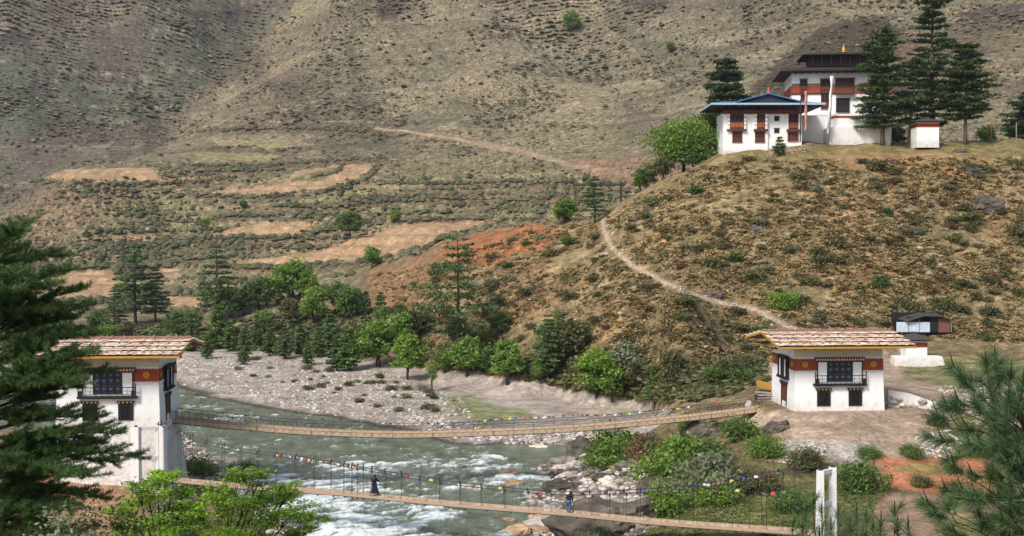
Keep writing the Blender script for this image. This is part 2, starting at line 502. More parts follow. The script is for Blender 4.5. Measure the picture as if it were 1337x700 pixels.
for pl in ([(278,182),(392,185),(352,196),(284,191)], [(248,198),(372,203),(340,211),(255,211)], [(208,300),(250,276),(264,280),(226,306)], [(430,250),(520,235),(560,240),(480,255)]):
    region(pl, 380, 760, srgb(164, 152, 104), .85, .1, 0, .6)
# gully
trail([(388,-10),(350,40),(300,92),(255,140),(215,172),(190,192)], 640, 1100, 9, srgb(104, 90, 78), .5, .5, 1)
# outcrops
for pl in ([(230,14),(330,10),(330,24),(250,30)], [(490,-5),(520,-5),(520,30),(495,28)], [(1250,15),(1340,0),(1340,22),(1270,30)], [(810,-2),(880,0),(870,12),(820,12)], [(-10,45),(40,40),(50,60),(-10,62)], [(0,118),(60,105),(70,125),(50,140),(0,145)]):
    region(pl, 450, 1200, srgb(84, 70, 66), .85, .2, 0, 1.2)
region([(-10,115),(60,118),(75,150),(40,175),(-10,170)], 500, 1000, srgb(92, 100, 84), .7, .6, 0, 1.5)
# dark brown spur behind the temple
region([(958,150),(985,112),(1015,78),(1055,46),(1100,26),(1160,22),(1200,60),(1190,120),(1100,160),(960,165)], 340, 1100, srgb(78, 66, 54), .9, .4, 0, .8)
region([(1190,60),(1240,30),(1337,20),(1337,60),(1240,90)], 340, 1100, srgb(96, 82, 64), .5, .5, 0, 1.3)
region([(1150,60),(1190,40),(1215,60),(1180,90),(1150,95)], 400, 700, srgb(160, 125, 100), .4, .3, 0, 1)
# mountain road and scree
trail([(490,168),(530,171),(560,176),(600,182),(640,190)], 500, 760, 1.7, TAN2, .9)
trail([(620,187),(680,199),(720,208),(775,222)], 450, 700, 4.0, srgb(176,150,122), .85)
trail([(740,212),(790,222),(830,236)], 380, 560, 3, srgb(172,138,110), .7)
trail([(385,140),(420,130),(450,122),(500,120),(600,105),(690,75),(740,60)], 600, 900, 1.8, srgb(176,160,130), .5)
trail([(270,157),(400,158),(500,160)], 560, 900, 1.0, srgb(170,150,122), .6)
trail([(790,125),(830,100),(880,75)], 560, 900, 1.6, srgb(160,150,130), .5)
trail([(300,243),(350,236),(400,222)], 500, 650, 1.2, TAN2, .7)
# ---- red hill and its path
region([(560,325),(640,302),(700,288),(722,298),(708,325),(660,345),(600,345)], 225, 320, srgb(176, 106, 66), .8, .1, 0, 1.3)
region([(470,352),(560,328),(640,330),(600,365),(540,400),(480,400)], 225, 350, srgb(160, 112, 76), .6, .3, 0, 1.6)
region([(500,395),(545,395),(548,435),(515,430)], 220, 290, srgb(168, 116, 80), .8, .1, 0, 1)
region([(640,360),(720,330),(760,370),(700,420),(640,420)], 190, 290, srgb(158, 118, 84), .5, .5, 0, 1.6)
region([(1230,215),(1262,212),(1268,236),(1240,236)], 200, 232, srgb(194, 140, 98), .8, .1, 0, 1.3)
region([(1060,200),(1300,196),(1300,220),(1100,222)], 205, 245, srgb(176, 138, 92), .7, .2, 0, 1.3)
hill_red = sm(.0, .4, fbm(X_ / 14, Y_ / 14, 71, 4)) * (1 - sm(240, 262, D_)) * sm(168, 176, D_) * sm(6, 9, Z_)
setc(hill_red, srgb(172, 128, 86), .42)
region([(940,197),(1337,184),(1500,184),(1500,204),(1240,202),(1100,206),(960,212)], 205, 262, srgb(133, 124, 76), .8, .12, 0, .8)
region([(1060,202),(1230,196),(1300,202),(1240,210),(1120,211)], 205, 262, srgb(170, 132, 92), .5, .1, 0, 1)
trail([(787,282),(788,300),(798,322),(822,345),(870,370),(905,384),(940,394),(985,404),(1040,432),(1075,446)], 165, 262, 3.4, srgb(192,166,138), .95)
# ---- flat round the right house
yard = srgb(192, 166, 142)
region([(880,560),(960,540),(1035,530),(1010,500),(1000,470),(1100,455),(1180,455),(1190,478),(1230,490),(1290,520),(1225,560),(1190,603),(1150,602),(1060,607),(985,600),(1020,580),(1000,560)], 104, 178, yard, .9, .04, .35, 1.2)
region([(1160,465),(1180,462),(1337,470),(1500,470),(1500,515),(1250,512),(1190,492)], 130, 178, srgb(132, 130, 84), .85, .2, 0, 1)
region([(1165,440),(1190,440),(1200,470),(1170,480)], 150, 180, srgb(198, 176, 142), .7, 0, 0, 1)
region([(860,590),(1000,600),(1060,607),(1130,600),(1150,610),(1160,700),(830,720),(840,640)], 86, 128, srgb(118, 116, 70), .75, .45, 0, 1.4)
region([(1200,560),(1337,550),(1500,560),(1500,720),(1220,700),(1190,610)], 86, 124, srgb(134, 124, 84), .6, .3, .1, 1.5)
region([(1000,583),(1060,575),(1130,578),(1120,605),(1030,608),(1000,600)], 104, 122, srgb(190, 180, 168), .8, 0, .8, 1)
region([(1175,640),(1215,640),(1225,720),(1150,720),(1150,660)], 84, 108, srgb(178, 146, 118), .85, 0, .2, 1.3)
region([(1138,596),(1200,592),(1306,600),(1310,620),(1266,646),(1215,640),(1148,634)], 100, 116, srgb(194, 124, 88), .9, .02, .1, 1.1)
region([(1165,603),(1230,604),(1260,614),(1200,616),(1160,612)], 100, 116, srgb(150, 138, 84), .8, .3, 0, 1)
# ---- gravel bar, banks
region([(-600,448),(0,452),(240,456),(330,458),(430,466),(500,475),(640,492),(700,500),(770,512),(860,530),(905,548),(850,565),(640,592),(560,572),(420,548),(225,503),(-600,495)], 140, 262, srgb(196,182,166), .95, .03, .45, 1)
region([(560,520),(600,512),(655,530),(700,545),(640,560),(590,545)], 150, 200, srgb(140, 146, 88), .8, .15, 0, 1.4)
region([(500,490),(560,497),(640,505),(720,515),(820,530),(760,545),(640,520),(540,512)], 150, 240, srgb(184, 164, 148), .6, 0, .3, 1)
region([(680,560),(830,552),(830,575),(760,580),(690,572)], 130, 175, srgb(150, 150, 100), .6, .1, .2, 1)
region([(640,575),(770,575),(790,600),(850,600),(862,650),(840,720),(670,720),(690,630)], 95, 160, srgb(150, 142, 134), .9, 0, 1, 1)
region([(40,605),(180,596),(215,632),(190,690),(60,700),(20,640)], 90, 130, srgb(192, 146, 112), .8, .05, .3, 1.3)
region([(205,560),(262,560),(262,640),(205,640)], 100, 140, srgb(150, 130, 108), .6, .1, .6, 1)
region([(380,640),(440,640),(450,720),(350,720),(330,660)], 80, 115, srgb(150, 142, 134), .9, 0, 1, 1)
# damp dark rim and river bed
rm = (D_ > 60) & (D_ < 330)
dsh = np.full(X_.shape, 99.0)
dsh[rm] = segdist(X_[rm], Y_[rm], RIV, True)
setc(np.where(Z_ < .12, 1, 0) * rm, srgb(92, 92, 80), .8, 0, .8)
setc(sm(-.6, -.3, -Z_ * 1.0) * 0 + (1 - sm(0.0, .35, Z_)) * rm, srgb(88, 80, 72), .6, 0, .8)
pz = sm(-.15, .3, fbm(X_ / 9, Y_ / 16, 77, 4)); peb *= .45 + .55 * pz
bz = (D_ > 150) & (D_ < 262) & (Z_ < 5)
col *= 1 - (.16 * bz * sm(0, .35, fbm(X_ / 8, Y_ / 20, 78, 4)))[..., None]
lum = (col @ np.array([.3, .55, .15]))[..., None]
ds = (.04 + .02 * sm(280, 420, D_))[..., None]
col[:] = col * (1 - ds) + lum * ds
col *= np.where((D_ > 300), .84, .92)[..., None]
print('terrain colours done')

nr, nc = X_.shape
Vt = np.stack([X_, Y_, Z_], -1).reshape(-1, 3)
ii = (np.arange(nr - 1)[:, None] * nc + np.arange(nc - 1)[None, :]).ravel()
Ft = np.stack([ii, ii + 1, ii + nc + 1, ii + nc], -1)

gm = NT('ground_material')
gc = gm.attr('ground_col'); gv = gm.attr('ground_veg', 'Fac'); gp = gm.attr('ground_peb', 'Fac')
# texture size grows with distance of the region: three octaves groups blended
f1 = gm.noise(.9, 8, .72)             # ~1 m clumps with fine grain
f2 = gm.noise(.22, 8, .7)             # ~5 m
f3 = gm.noise(3.2, 6, .75)
grain = gm.ramp(gm.math('ADD', gm.math('MULTIPLY', f1, .5), gm.math('MULTIPLY', f3, .5)), [(.36, .42), (.46, .80), (.54, 1.12), (.64, 1.65)])
c0 = gm.mix(gm.math('ADD', .35, gm.math('MULTIPLY', gv, .65)), gc, gm.mix(1.0, gc, grain, 'MULTIPLY'))
c0 = gm.mix(1.0, c0, gm.ramp(f2, [(.38, .74), (.5, 1.0), (.62, 1.28)]), 'MULTIPLY')
f4 = gm.noise(.42, 9, .78)
c0 = gm.mix(gm.math('ADD', .25, gm.math('MULTIPLY', gv, .9), True), c0, gm.mix(1.0, c0, gm.ramp(f4, [(.38, .50), (.47, .86), (.53, 1.12), (.62, 1.6)]), 'MULTIPLY'))
# low dark scrub and dead tufts
vs = gm.math('ADD', gm.math('MULTIPLY', gm.noise(.55, 7, .68), .6), gm.math('MULTIPLY', gm.noise(1.7, 5, .7), .4))
vm = gm.ramp(vs, [(.485, 0), (.56, 1)])
c1 = gm.mix(gm.math('MULTIPLY', vm, gm.math('MULTIPLY', gv, .85)), c0, gm.mix(f2, srgb(72, 74, 50), srgb(98, 92, 62)))
# straw highlights
sm_ = gm.ramp(gm.noise(1.3, 7, .75, dist=.4), [(.56, 0), (.68, 1)])
c1 = gm.mix(gm.math('MULTIPLY', sm_, gm.math('MULTIPLY', gv, .45)), c1, srgb(196, 176, 136))
# pebbles
pv = gm.n.new('ShaderNodeTexVoronoi'); pv.inputs['Scale'].default_value = 2.3; gm.l.new(gm.tc.outputs['Object'], pv.inputs['Vector'])
pcol = gm.mix(1.0, c1, gm.ramp(pv.outputs['Color'], [(.1, .45), (.5, .95), (.9, 1.35)]), 'MULTIPLY')
pcol = gm.mix(gm.ramp(pv.outputs['Distance'], [(.42, 0), (.62, .65)]), pcol, srgb(84, 76, 68))
c2 = gm.mix(gm.math('MULTIPLY', gp, .8), c1, pcol)
gm.col(c2).rough(.95).spec(.1)
hgt = gm.math('ADD', gm.math('MULTIPLY', vm, .5), gm.math('ADD', f1, gm.math('MULTIPLY', f3, .4)))
gm.bump(hgt, .7, .5)
gme = np_mesh('ground', Vt, Ft, gm.m, True)
for nm, arr in (('ground_veg', veg), ('ground_peb', peb)):
    at_ = gme.attributes.new(nm, 'FLOAT', 'POINT'); at_.data.foreach_set('value', arr.ravel().astype(np.float32))
ca = gme.attributes.new('ground_col', 'FLOAT_COLOR', 'POINT')
ca.data.foreach_set('color', np.concatenate([np.clip(col, 0, 1), np.ones(X_.shape + (1,))], -1).ravel().astype(np.float32))
ground = link('ground', gme); tag(ground, kind='structure', label='dry scrubby valley sides with terraces, gravel bar and paths')

# ================================================================ river
ra = np.linspace(-.62, .12, 640); rD = np.geomspace(62, 260, 640)
RA, RD = np.meshgrid(ra, rD); rx = RA * RD; ry = RD
def rot(x, y, ang):
    c, s = math.cos(ang), math.sin(ang); return x * c + y * s, -x * s + y * c
fx, fy = rot(rx, ry, math.atan2(-.88, .46))     # fx along flow, fy across
ffx = fx + 3 * fbm(fx / 12, fy / 12, 80, 3)
turb = .18 + .82 * (1 - sm(112, 172, ry))
ux, vx = uv_of(rx, ry, 0 * rx)
def rg(x, y, sd_, o=3): return 1 - np.abs(fbm(x, y, sd_, o)) * 2.6
r1 = rg(ffx / 4.2, fy / 8.5, 81); r2 = rg(fx / 1.25, fy / 2.6, 82); r3 = fbm(fx / .5, fy / .9, 88, 3)
wave = (r1 * .22 + r2 * .10) * turb + r3 * .05 * (.4 + .6 * turb)
inten = .02 + .26 * turb + .28 * turb * fbm(fx / 13, fy / 16, 84, 3)
def blob(u0, v0, ru, rv, k): return k * np.exp(-((ux - u0) / ru) ** 2 - ((vx - v0) / rv) ** 2)
inten += blob(455,690,60,22,.40) + blob(390,655,50,16,.28) + blob(430,632,70,9,.30) + blob(560,672,60,12,.15) + blob(660,598,34,8,.5) + blob(600,622,70,12,.28) + blob(500,614,90,8,.32) + blob(330,542,60,5,.22) + blob(700,622,20,8,.25) + blob(290,520,40,5,.15) + blob(430,560,90,6,.12) - blob(620,690,40,14,.22) - blob(380,600,60,10,.12)
calm = inpoly(ux, vx, [(622,560),(790,560),(790,606),(725,608),(640,596)])
inten = np.where(calm, -.4, inten); wave = wave * (1 - .75 * calm)
sc_ = .45 * r1 + .35 * r2 + .45 * r3
fm = sm(.78 - inten * 1.05, 1.28 - inten * 1.05, sc_ + .12)
wm = NT('river_material')
fa = wm.attr('foam', 'Fac')
fn = wm.noise(2.6, 10, .78, stretch=(1, .55, 1, .5))
ff = wm.ramp(wm.math('ADD', wm.math('MULTIPLY', fa, .85), wm.math('MULTIPLY', wm.math('SUBTRACT', fn, .5), 2.1)), [(.10, 0), (.42, .30), (.88, 1)])
deep = wm.ramp(wm.noise(.5, 7, .68, stretch=(1, .5, 1, .5)), [(.32, srgb(66, 74, 60)), (.48, srgb(98, 106, 86)), (.6, srgb(112, 122, 108)), (.72, srgb(148, 154, 142))])
wm.col(wm.mix(ff, deep, srgb(222, 228, 226)))
wm.rough(wm.ramp(ff, [(0, .16), (1, .8)])); wm.spec(.5)
wm.bump(wm.math('ADD', wm.noise(2.6, 6, .7, stretch=(1, .6, 1, .5)), wm.math('MULTIPLY', ff, .3)), .55, .22)
inn = np.zeros(rx.shape, bool)
dr = segdist(rx, ry, RIV, True); inr = inpoly(rx, ry, RIV)
keep = inr | (dr < 7)
kk = keep[:-1, :-1] & keep[1:, :-1] & keep[:-1, 1:] & keep[1:, 1:]
ncr = rx.shape[1]
jj = (np.arange(rx.shape[0] - 1)[:, None] * ncr + np.arange(ncr - 1)[None, :])[kk]
edge = sm(0, 2.5, np.where(inr, dr, 0))
rz = wave * edge + fm * .18 * edge
used = np.zeros(rx.size, bool); Fr = np.stack([jj, jj + 1, jj + ncr + 1, jj + ncr], -1); used[Fr.ravel()] = True
remap = np.cumsum(used) - 1
rme = np_mesh('river', np.stack([rx, ry, rz], -1).reshape(-1, 3)[used], remap[Fr], wm.m, True)
at_ = rme.attributes.new('foam', 'FLOAT', 'POINT'); at_.data.foreach_set('value', fm.ravel()[used].astype(np.float32))
river = link('river', rme); tag(river, kind='structure', label='fast grey-green river with white water')

# ================================================================ camera, light
cam = bpy.data.cameras.new('camera'); cam.sensor_width = 36; cam.lens = 36 * F / 1337; cam.clip_end = 6000; cam.clip_start = .1
co = bpy.data.objects.new('camera', cam); COL.objects.link(co)
co.location = (0, 0, CZ); co.rotation_euler = (math.pi / 2 - PITCH, 0, 0)
scene.camera = co
SUN_EL, SUN_AZ = 44, 216     # azimuth: direction the light comes from, clockwise from +Y (behind and left)
az = R(SUN_AZ); el = R(SUN_EL)
sd = Vector((math.sin(az) * math.cos(el), math.cos(az) * math.cos(el), math.sin(el)))
sl = bpy.data.lights.new('sun', 'SUN'); sl.energy = 2.9; sl.angle = R(12); sl.color = (1, .975, .935)
so = bpy.data.objects.new('sun', sl); COL.objects.link(so); so.rotation_euler = sd.to_track_quat('Z', 'Y').to_euler(); so.location = (0, 0, 200)
wd = bpy.data.worlds.new('World'); scene.world = wd; wd.use_nodes = True
wn = wd.node_tree.nodes; wl = wd.node_tree.links
sk = wn.new('ShaderNodeTexSky'); sk.sky_type = 'NISHITA'; sk.sun_disc = False; sk.sun_elevation = el; sk.sun_rotation = az
sk.dust_density = 2.5; sk.air_density = 1.0
wl.new(sk.outputs[0], wn['Background'].inputs[0]); wn['Background'].inputs[1].default_value = .15
scene.view_settings.view_transform = 'Standard'; scene.view_settings.look = 'None'; scene.view_settings.gamma = 1; scene.view_settings.exposure = .26
scene.cycles.max_bounces = 6; scene.cycles.diffuse_bounces = 3; scene.cycles.transparent_max_bounces = 8

hz = NT('haze_air'); hz.n.remove(hz.b)
pvn = hz.n.new('ShaderNodeVolumePrincipled'); pvn.inputs['Color'].default_value = (.80, .86, 1.0, 1); pvn.inputs['Density'].default_value = .00009; pvn.inputs['Anisotropy'].default_value = .2
hz.l.new(pvn.outputs[0], hz.out.inputs['Volume'])
hb = MB(); hb.box(-1600, 1600, -30, 1560, float(Z_.min()) - 1.5, float(Z_.max()) + 12); hzo = hb.build('haze', hz.m); tag(hzo, 'thin blue haze in the valley air', kind='stuff')
scene.cycles.volume_bounces = 0
# ================================================================ vegetation
def _unit(n, r): 
    v = r.normal(size=(n, 3)); return v / np.linalg.norm(v, axis=1)[:, None]

def leaves(cen, size, r, upb=.35, aspect=1.6, jitter=.35):
    """two-triangle leaves (quads) at cen"""
    n = len(cen)
    nrm = _unit(n, r); nrm[:, 2] = np.abs(nrm[:, 2]) + upb; nrm /= np.linalg.norm(nrm, axis=1)[:, None]
    t = _unit(n, r); t -= nrm * (t * nrm).sum(1)[:, None]; t /= np.linalg.norm(t, axis=1)[:, None]
    b = np.cross(nrm, t)
    s = size * (1 - jitter + 2 * jitter * r.random(n))[:, None]
    l = t * s * aspect * .5; w = b * s * .5
    V = np.stack([cen - l, cen + w * .9, cen + l, cen - w * .9], 1).reshape(-1, 3)
    Fq = np.arange(4 * n).reshape(n, 4)
    return V, Fq

def needles(p, d, L, w, r):
    """long thin triangles as degenerate-free quads, from p along unit d"""
    n = len(p)
    t = _unit(n, r); s = np.cross(d, t); s /= np.linalg.norm(s, axis=1)[:, None]
    L = np.asarray(L)[:, None] if hasattr(L, '__len__') else L
    V = np.stack([p - s * w * .5, p + s * w * .5, p + d * L + s * w * .18, p + d * L - s * w * .18], 1).reshape(-1, 3)
    return V, np.arange(4 * n).reshape(n, 4)

def crown_pts(r, rx, rz, cz, nclump, per, cr, flat=.75, shell=.55, low=-.6):
    """leaf centres in clumps arranged through an uneven ellipsoid; gaps remain between clumps"""
    c = _unit(nclump, r); rad = (shell + (1 - shell) * r.random(nclump))
    k = 1 + .28 * np.sin(3 * np.arctan2(c[:, 1], c[:, 0]) + r.random() * 6) * (1 - np.abs(c[:, 2]))
    c = c * rad[:, None] * np.array([rx, rx, rz]); c[:, :2] *= k[:, None]
    c[:, 2] = np.where(c[:, 2] < low * rz, low * rz * r.random(nclump), c[:, 2]) + cz
    crs = cr * (.6 + .8 * r.random(nclump))
    out = []
    for i in range(nclump):
        q = r.normal(size=(per, 3)) * .42; q[:, 2] *= flat
        out.append(c[i] + q * crs[i])
    return np.concatenate(out), c

LEAFCOLS = {
 'bright': [srgb(88,114,50), srgb(122,150,70), srgb(158,180,94)],
 'mid': [srgb(80,102,56), srgb(108,132,72), srgb(138,156,92)],
 'dark': [srgb(66,86,50), srgb(92,112,64), srgb(118,134,82)],
 'olive': [srgb(88,90,62), srgb(112,110,76), srgb(138,132,96)],
 'grey': [srgb(108,116,96), srgb(134,140,118), srgb(158,160,138)],
 'pine': [srgb(70,92,56), srgb(96,118,72), srgb(124,144,90)],
 'cypress': [srgb(56,72,48), srgb(80,98,62), srgb(106,120,78)],
 'brown': [srgb(96,76,58), srgb(124,96,70), srgb(148,122,90)],
}
MAT = {}
def leafmat(k, transl=.42):
    if ('leaf_' + k) not in MAT:
        MAT['leaf_' + k] = island('leaf_' + k, LEAFCOLS[k], rough=.7, spec=.2, nscale=.7, nvar=.30, transl=transl, objvar=.16)
    return MAT['leaf_' + k]
BARK = plain('bark', srgb(92, 80, 68), .35, 6, .95, .6, .02)
BARKD = plain('bark_dark', srgb(58, 50, 42), .35, 6, .95, .6, .02)
BARKG = plain('bark_grey', srgb(142, 132, 120), .25, 4, .95, .5, .02)

def broad_meshes(name, seed, h, w, kind, nclump=60, per=42, leaf=.26, trunk=.22, multi=1, cr=None):
    """returns (trunk mesh, crown mesh), base at origin"""
    r = np.random.default_rng(seed); pr = random.Random(seed)
    cz = h * (.56 + trunk * .3); rz = h * (.46 - trunk * .12); rx = w / 2
    pts, cl = crown_pts(r, rx * .88, rz, cz, nclump, per, cr or w * .17)
    pts[:, 2] = np.maximum(pts[:, 2], .12 * h * trunk * 2)
    V, Fq = leaves(pts, leaf, r)
    cm = np_mesh(name + '_crown', V, Fq, leafmat(kind))
    tb = MB()
    for k in range(multi):
        bx, by = (pr.uniform(-.3, .3), pr.uniform(-.3, .3)) if multi > 1 else (0, 0)
        top = Vector((bx + pr.uniform(-.2, .2) * w, by + pr.uniform(-.2, .2) * w, cz + .2 * rz))
        mid = Vector((bx, by, 0)).lerp(top, .5) + Vector((pr.uniform(-.1, .1), pr.uniform(-.1, .1), 0)) * h * .3
        r0 = .026 * h / multi ** .5 + .03
        tb.path([(bx, by, -.4), (bx, by, .15 * h), mid, top], [r0 * 1.25, r0, r0 * .7, r0 * .2])
        for c in cl[pr.sample(range(len(cl)), min(len(cl), 12))]:
            st = Vector((bx, by, 0)).lerp(top, pr.uniform(.3, .8))
            cv = Vector(c); md = st.lerp(cv, .5) + Vector((0, 0, h * .03))
            tb.path([st, md, cv], [r0 * .4, r0 * .25, r0 * .08], 4)
    return tb.mesh(name + '_trunk', BARKD, True), cm

def shrub_mesh(name, seed, h, w, kind, nclump=22, per=30, leaf=.14):
    """low shrub as one piece: stems joined with leaves"""
    r = np.random.default_rng(seed)
    pts, cl = crown_pts(r, w * .42, h * .5, h * .42, nclump, per, w * .26, .7, .3, -.7)
    pts[:, 2] = np.abs(pts[:, 2])
    V, Fq = leaves(pts, leaf, r, .25)
    return np_mesh(name, V, Fq, leafmat(kind, .3))

def conifer_meshes(name, seed, h, w, kind='pine', whorls=16, nb=6, trunk=.16, droop=.12, tuft=.5, leaf=.28, per=7, taper=.85, topthin=.0, gap=0.0, bark=None, lean=0, needle=False, nw=.03, rag=.65):
    """pine-like tree: straight tapered trunk, whorled branches each carrying flat foliage sprays"""
    r = np.random.default_rng(seed); pr = random.Random(seed)
    tb = MB()
    r0 = .016 * h + .05
    axis = lambda t: Vector((lean * h * t, .01 * h * math.sin(3 * t), h * t))
    tb.path([axis(t) + Vector((0, 0, -.6 if t == 0 else 0)) for t in (0, .1, .35, .65, .9, 1)], [r0 * 1.25, r0, r0 * .75, r0 * .45, r0 * .16, r0 * .04], 8)
    cen = []; nd = []; npos = []
    for i in range(whorls):
        t = trunk + (1 - trunk) * ((i + pr.uniform(-.2, .2)) / whorls); t = min(max(t, trunk * .9), .985)
        k = (t - trunk) / (1 - trunk)
        prof = (1 - k) ** taper * (.6 + .4 * min(1, k * 6)) + .05
        if topthin and k > 1 - topthin: prof *= .5
        for j in range(nb):
            if pr.random() < gap: continue
            an = 2 * math.pi * (j / nb) + i * 2.1 + pr.uniform(-.35, .35)
            L = w / 2 * prof * pr.uniform(rag, 1.15)
            st = axis(t); dx = Vector((math.cos(an), math.sin(an), 0))
            up = pr.uniform(.05, .3) * (k) + .02
            mid = st + dx * L * .55 + Vector((0, 0, L * (up - droop * .4)))
            tip = st + dx * L + Vector((0, 0, L * (up * 1.4 - droop * 1.6)))
            tb.path([st, mid, tip], [r0 * .22 * (1 - k * .6), r0 * .12, .012], 4)
            ns = max(3, int(L / tuft * 2.2))
            for s in range(ns):
                f = .22 + .8 * (s + pr.random()) / ns
                p = st.lerp(mid, f / .55) if f < .55 else mid.lerp(tip, min(1.05, (f - .55) / .45))
                side = (1.05 - f * .65) * L * .33
                o = np.array(p) + r.normal(size=(per, 3)) * np.array([1, 1, .28]) * max(tuft * .45, side * .6)
                cen.append(o)
    cen = np.concatenate(cen)
    if needle:
        # sprays of needles round each point
        k = needle
        p = np.repeat(cen, k, 0); d = _unit(len(p), r); d[:, 2] = d[:, 2] * .6 + .25; d /= np.linalg.norm(d, axis=1)[:, None]
        V, Fq = needles(p, d, leaf * (.6 + .6 * r.random(len(p))), nw, r)
    else:
        V, Fq = leaves(cen, leaf, r, .6, 2.2)
    return tb.mesh(name + '_trunk', bark or BARKD, True), np_mesh(name + '_crown', V, Fq, leafmat(kind, .3))

def tree(name, meshes, loc, s=1.0, label=None, cat='tree', group=None, rz=None, sz=None):
    e = empty(name, loc, rng.uniform(0, 6.28) if rz is None else rz); e.scale = (s, s, s * (sz or 1))
    link('trunk', meshes[0], e); link('crown', meshes[1], e)
    tag(e, label, cat, group)
    return e

# ---- shared mesh sets (real sizes in metres)
BR = {}
for k, (kind, h, w, n) in enumerate([('bright', 6, 6, 60), ('bright', 6.5, 5.5, 60), ('mid', 6.5, 6, 60), ('mid', 7, 6.5, 60), ('dark', 6.5, 6.5, 60), ('olive', 5, 5.5, 50), ('grey', 5, 5, 50)]):
    BR.setdefault(kind, []).append((broad_meshes('broadleaf', 100 + k, h, w, kind, n, 60, .34, .2, 2), h))
PN = [(conifer_meshes('young_pine', 200 + k, 6.5, 4.2, 'mid' if k == 2 else 'pine', 11, 6, .14, .02, .4, .30, 8), 6.5) for k in range(3)]
BIGP = [(conifer_meshes('blue_pine', 210 + k, 17, 10.5, 'pine', 12, 6, .2, .06, .6, .34, 10, .7, .0, .22), 17) for k in range(3)]

def put(name, meshes, u, v, px, D=None, label=None, group=None, cat='tree', sz=None, rz=None):
    """meshes = ((trunk,crown), nominal height); placed on the ground where sight line u,v meets it; px = height in photo"""
    g = G(u, v, D) if D else hit(u, v)
    want = px / F * g.y
    return tree(name, meshes[0], g - Vector((0, 0, .15)), want / meshes[1], label, cat, group, rz, sz)

# belt of trees along the foot of the terraces and the red hill
g_belt = 'leafy trees in the wooded belt beyond the gravel bar'
belt = [ # u, v(base), px height, kind
 (130,432,44,'dark'),(232,440,40,'mid'),(252,428,34,'mid'),(272,445,50,'mid'),(300,418,52,'dark'),(318,412,46,'dark'),(338,405,44,'mid'),(360,400,48,'mid'),
 (382,396,50,'bright'),(402,392,46,'bright'),(425,395,46,'mid'),(440,410,42,'mid'),(380,425,40,'olive'),(410,425,44,'bright'),(345,430,42,'mid'),(300,445,36,'olive'),
 (455,418,46,'mid'),(470,405,36,'dark'),(140,452,34,'mid'),(205,450,32,'dark'),(165,440,36,'olive'),(80,440,40,'mid'),(110,448,30,'olive'),
 (525,458,44,'bright'),(560,478,54,'mid'),(580,488,46,'mid'),(610,492,50,'bright'),(640,490,44,'mid'),(548,440,34,'olive'),(600,455,46,'dark'),(630,462,44,'olive'),
 (700,478,56,'olive'),(725,468,62,'mid'),(745,478,54,'olive'),(705,500,36,'bright'),(755,498,44,'olive'),(818,500,50,'grey'),(840,510,44,'olive'),(680,450,40,'olive'),
 (655,440,38,'dark'),(860,505,40,'mid'),(880,500,40,'olive'),(930,505,34,'mid'),(955,500,32,'olive'),(975,488,30,'olive'),(20,440,46,'mid'),(50,452,36,'dark'),(590,430,30,'olive'),
 (520,430,30,'dark'),(500,425,32,'mid')]
tone = {'bright': 'bright green bushy tree in the wooded belt below the terraces', 'mid': 'mid green bushy tree in the wooded belt below the terraces', 'dark': 'dark green rounded tree in the wooded belt below the terraces',
        'olive': 'dull olive bushy tree in the wooded belt by the gravel bar', 'grey': 'grey green bushy tree at the foot of the red hill'}
for i, (u, v, px, k) in enumerate(belt):
    if i % 7 == 3: continue
    px *= (.8, 1.12, .95, 1.2, .88)[i % 5]
    m = BR[k][i % len(BR[k])]
    put('bushy_tree', m, u, v + (6 if u < 480 and v > 425 else 0), px * .86, None, tone[k], 'wooded belt, ' + k + ' trees')
put('bushy_tree', BR['bright'][0], 493, 480, 58, None, 'bright green rounded tree with bare dark trunk standing on the gravel bar')
put('bushy_tree', BR['bright'][1], 533, 496, 54, None, 'bright green bushy tree at the back of the gravel bar beside the rounded tree')
put('bushy_tree', BR['bright'][1], 663, 503, 54, None, 'bright green tree standing where the red hill meets the pink sand')
put('bushy_tree', BR['bright'][0], 780, 520, 58, None, 'bright yellow green tree at the foot of the hill above the long bridge')
put('bushy_tree', BR['bright'][1], 800, 527, 36, None, 'small leafy tree right of the bright yellow green tree')
put('bushy_tree', BR['mid'][0], 855, 535, 40, None, 'green shrubby tree at the hill foot above the right part of the long bridge')
thin = broad_meshes('sapling', 131, 4, 2.2, 'bright', 20, 26, .2, .5, 1)
put('sapling_tree', (thin, 4), 564, 511, 36, None, 'single thin stemmed sapling standing alone on the sandy bar')
# small pines
for i, (u, v, px) in enumerate([(300,452,44),(318,462,42),(352,458,40),(372,462,46),(392,455,42),(415,460,44),(335,445,36),(430,448,50),(455,478,62),(470,458,46),(250,452,46),(285,448,62),(440,478,54),(402,470,34),(270,462,34),(318,470,28)]):
    put('young_pine', PN[i % 3], u, v + 7, px * .95, None, 'small pale green pine in the row at the back of the gravel bar', 'young pines behind the gravel bar')
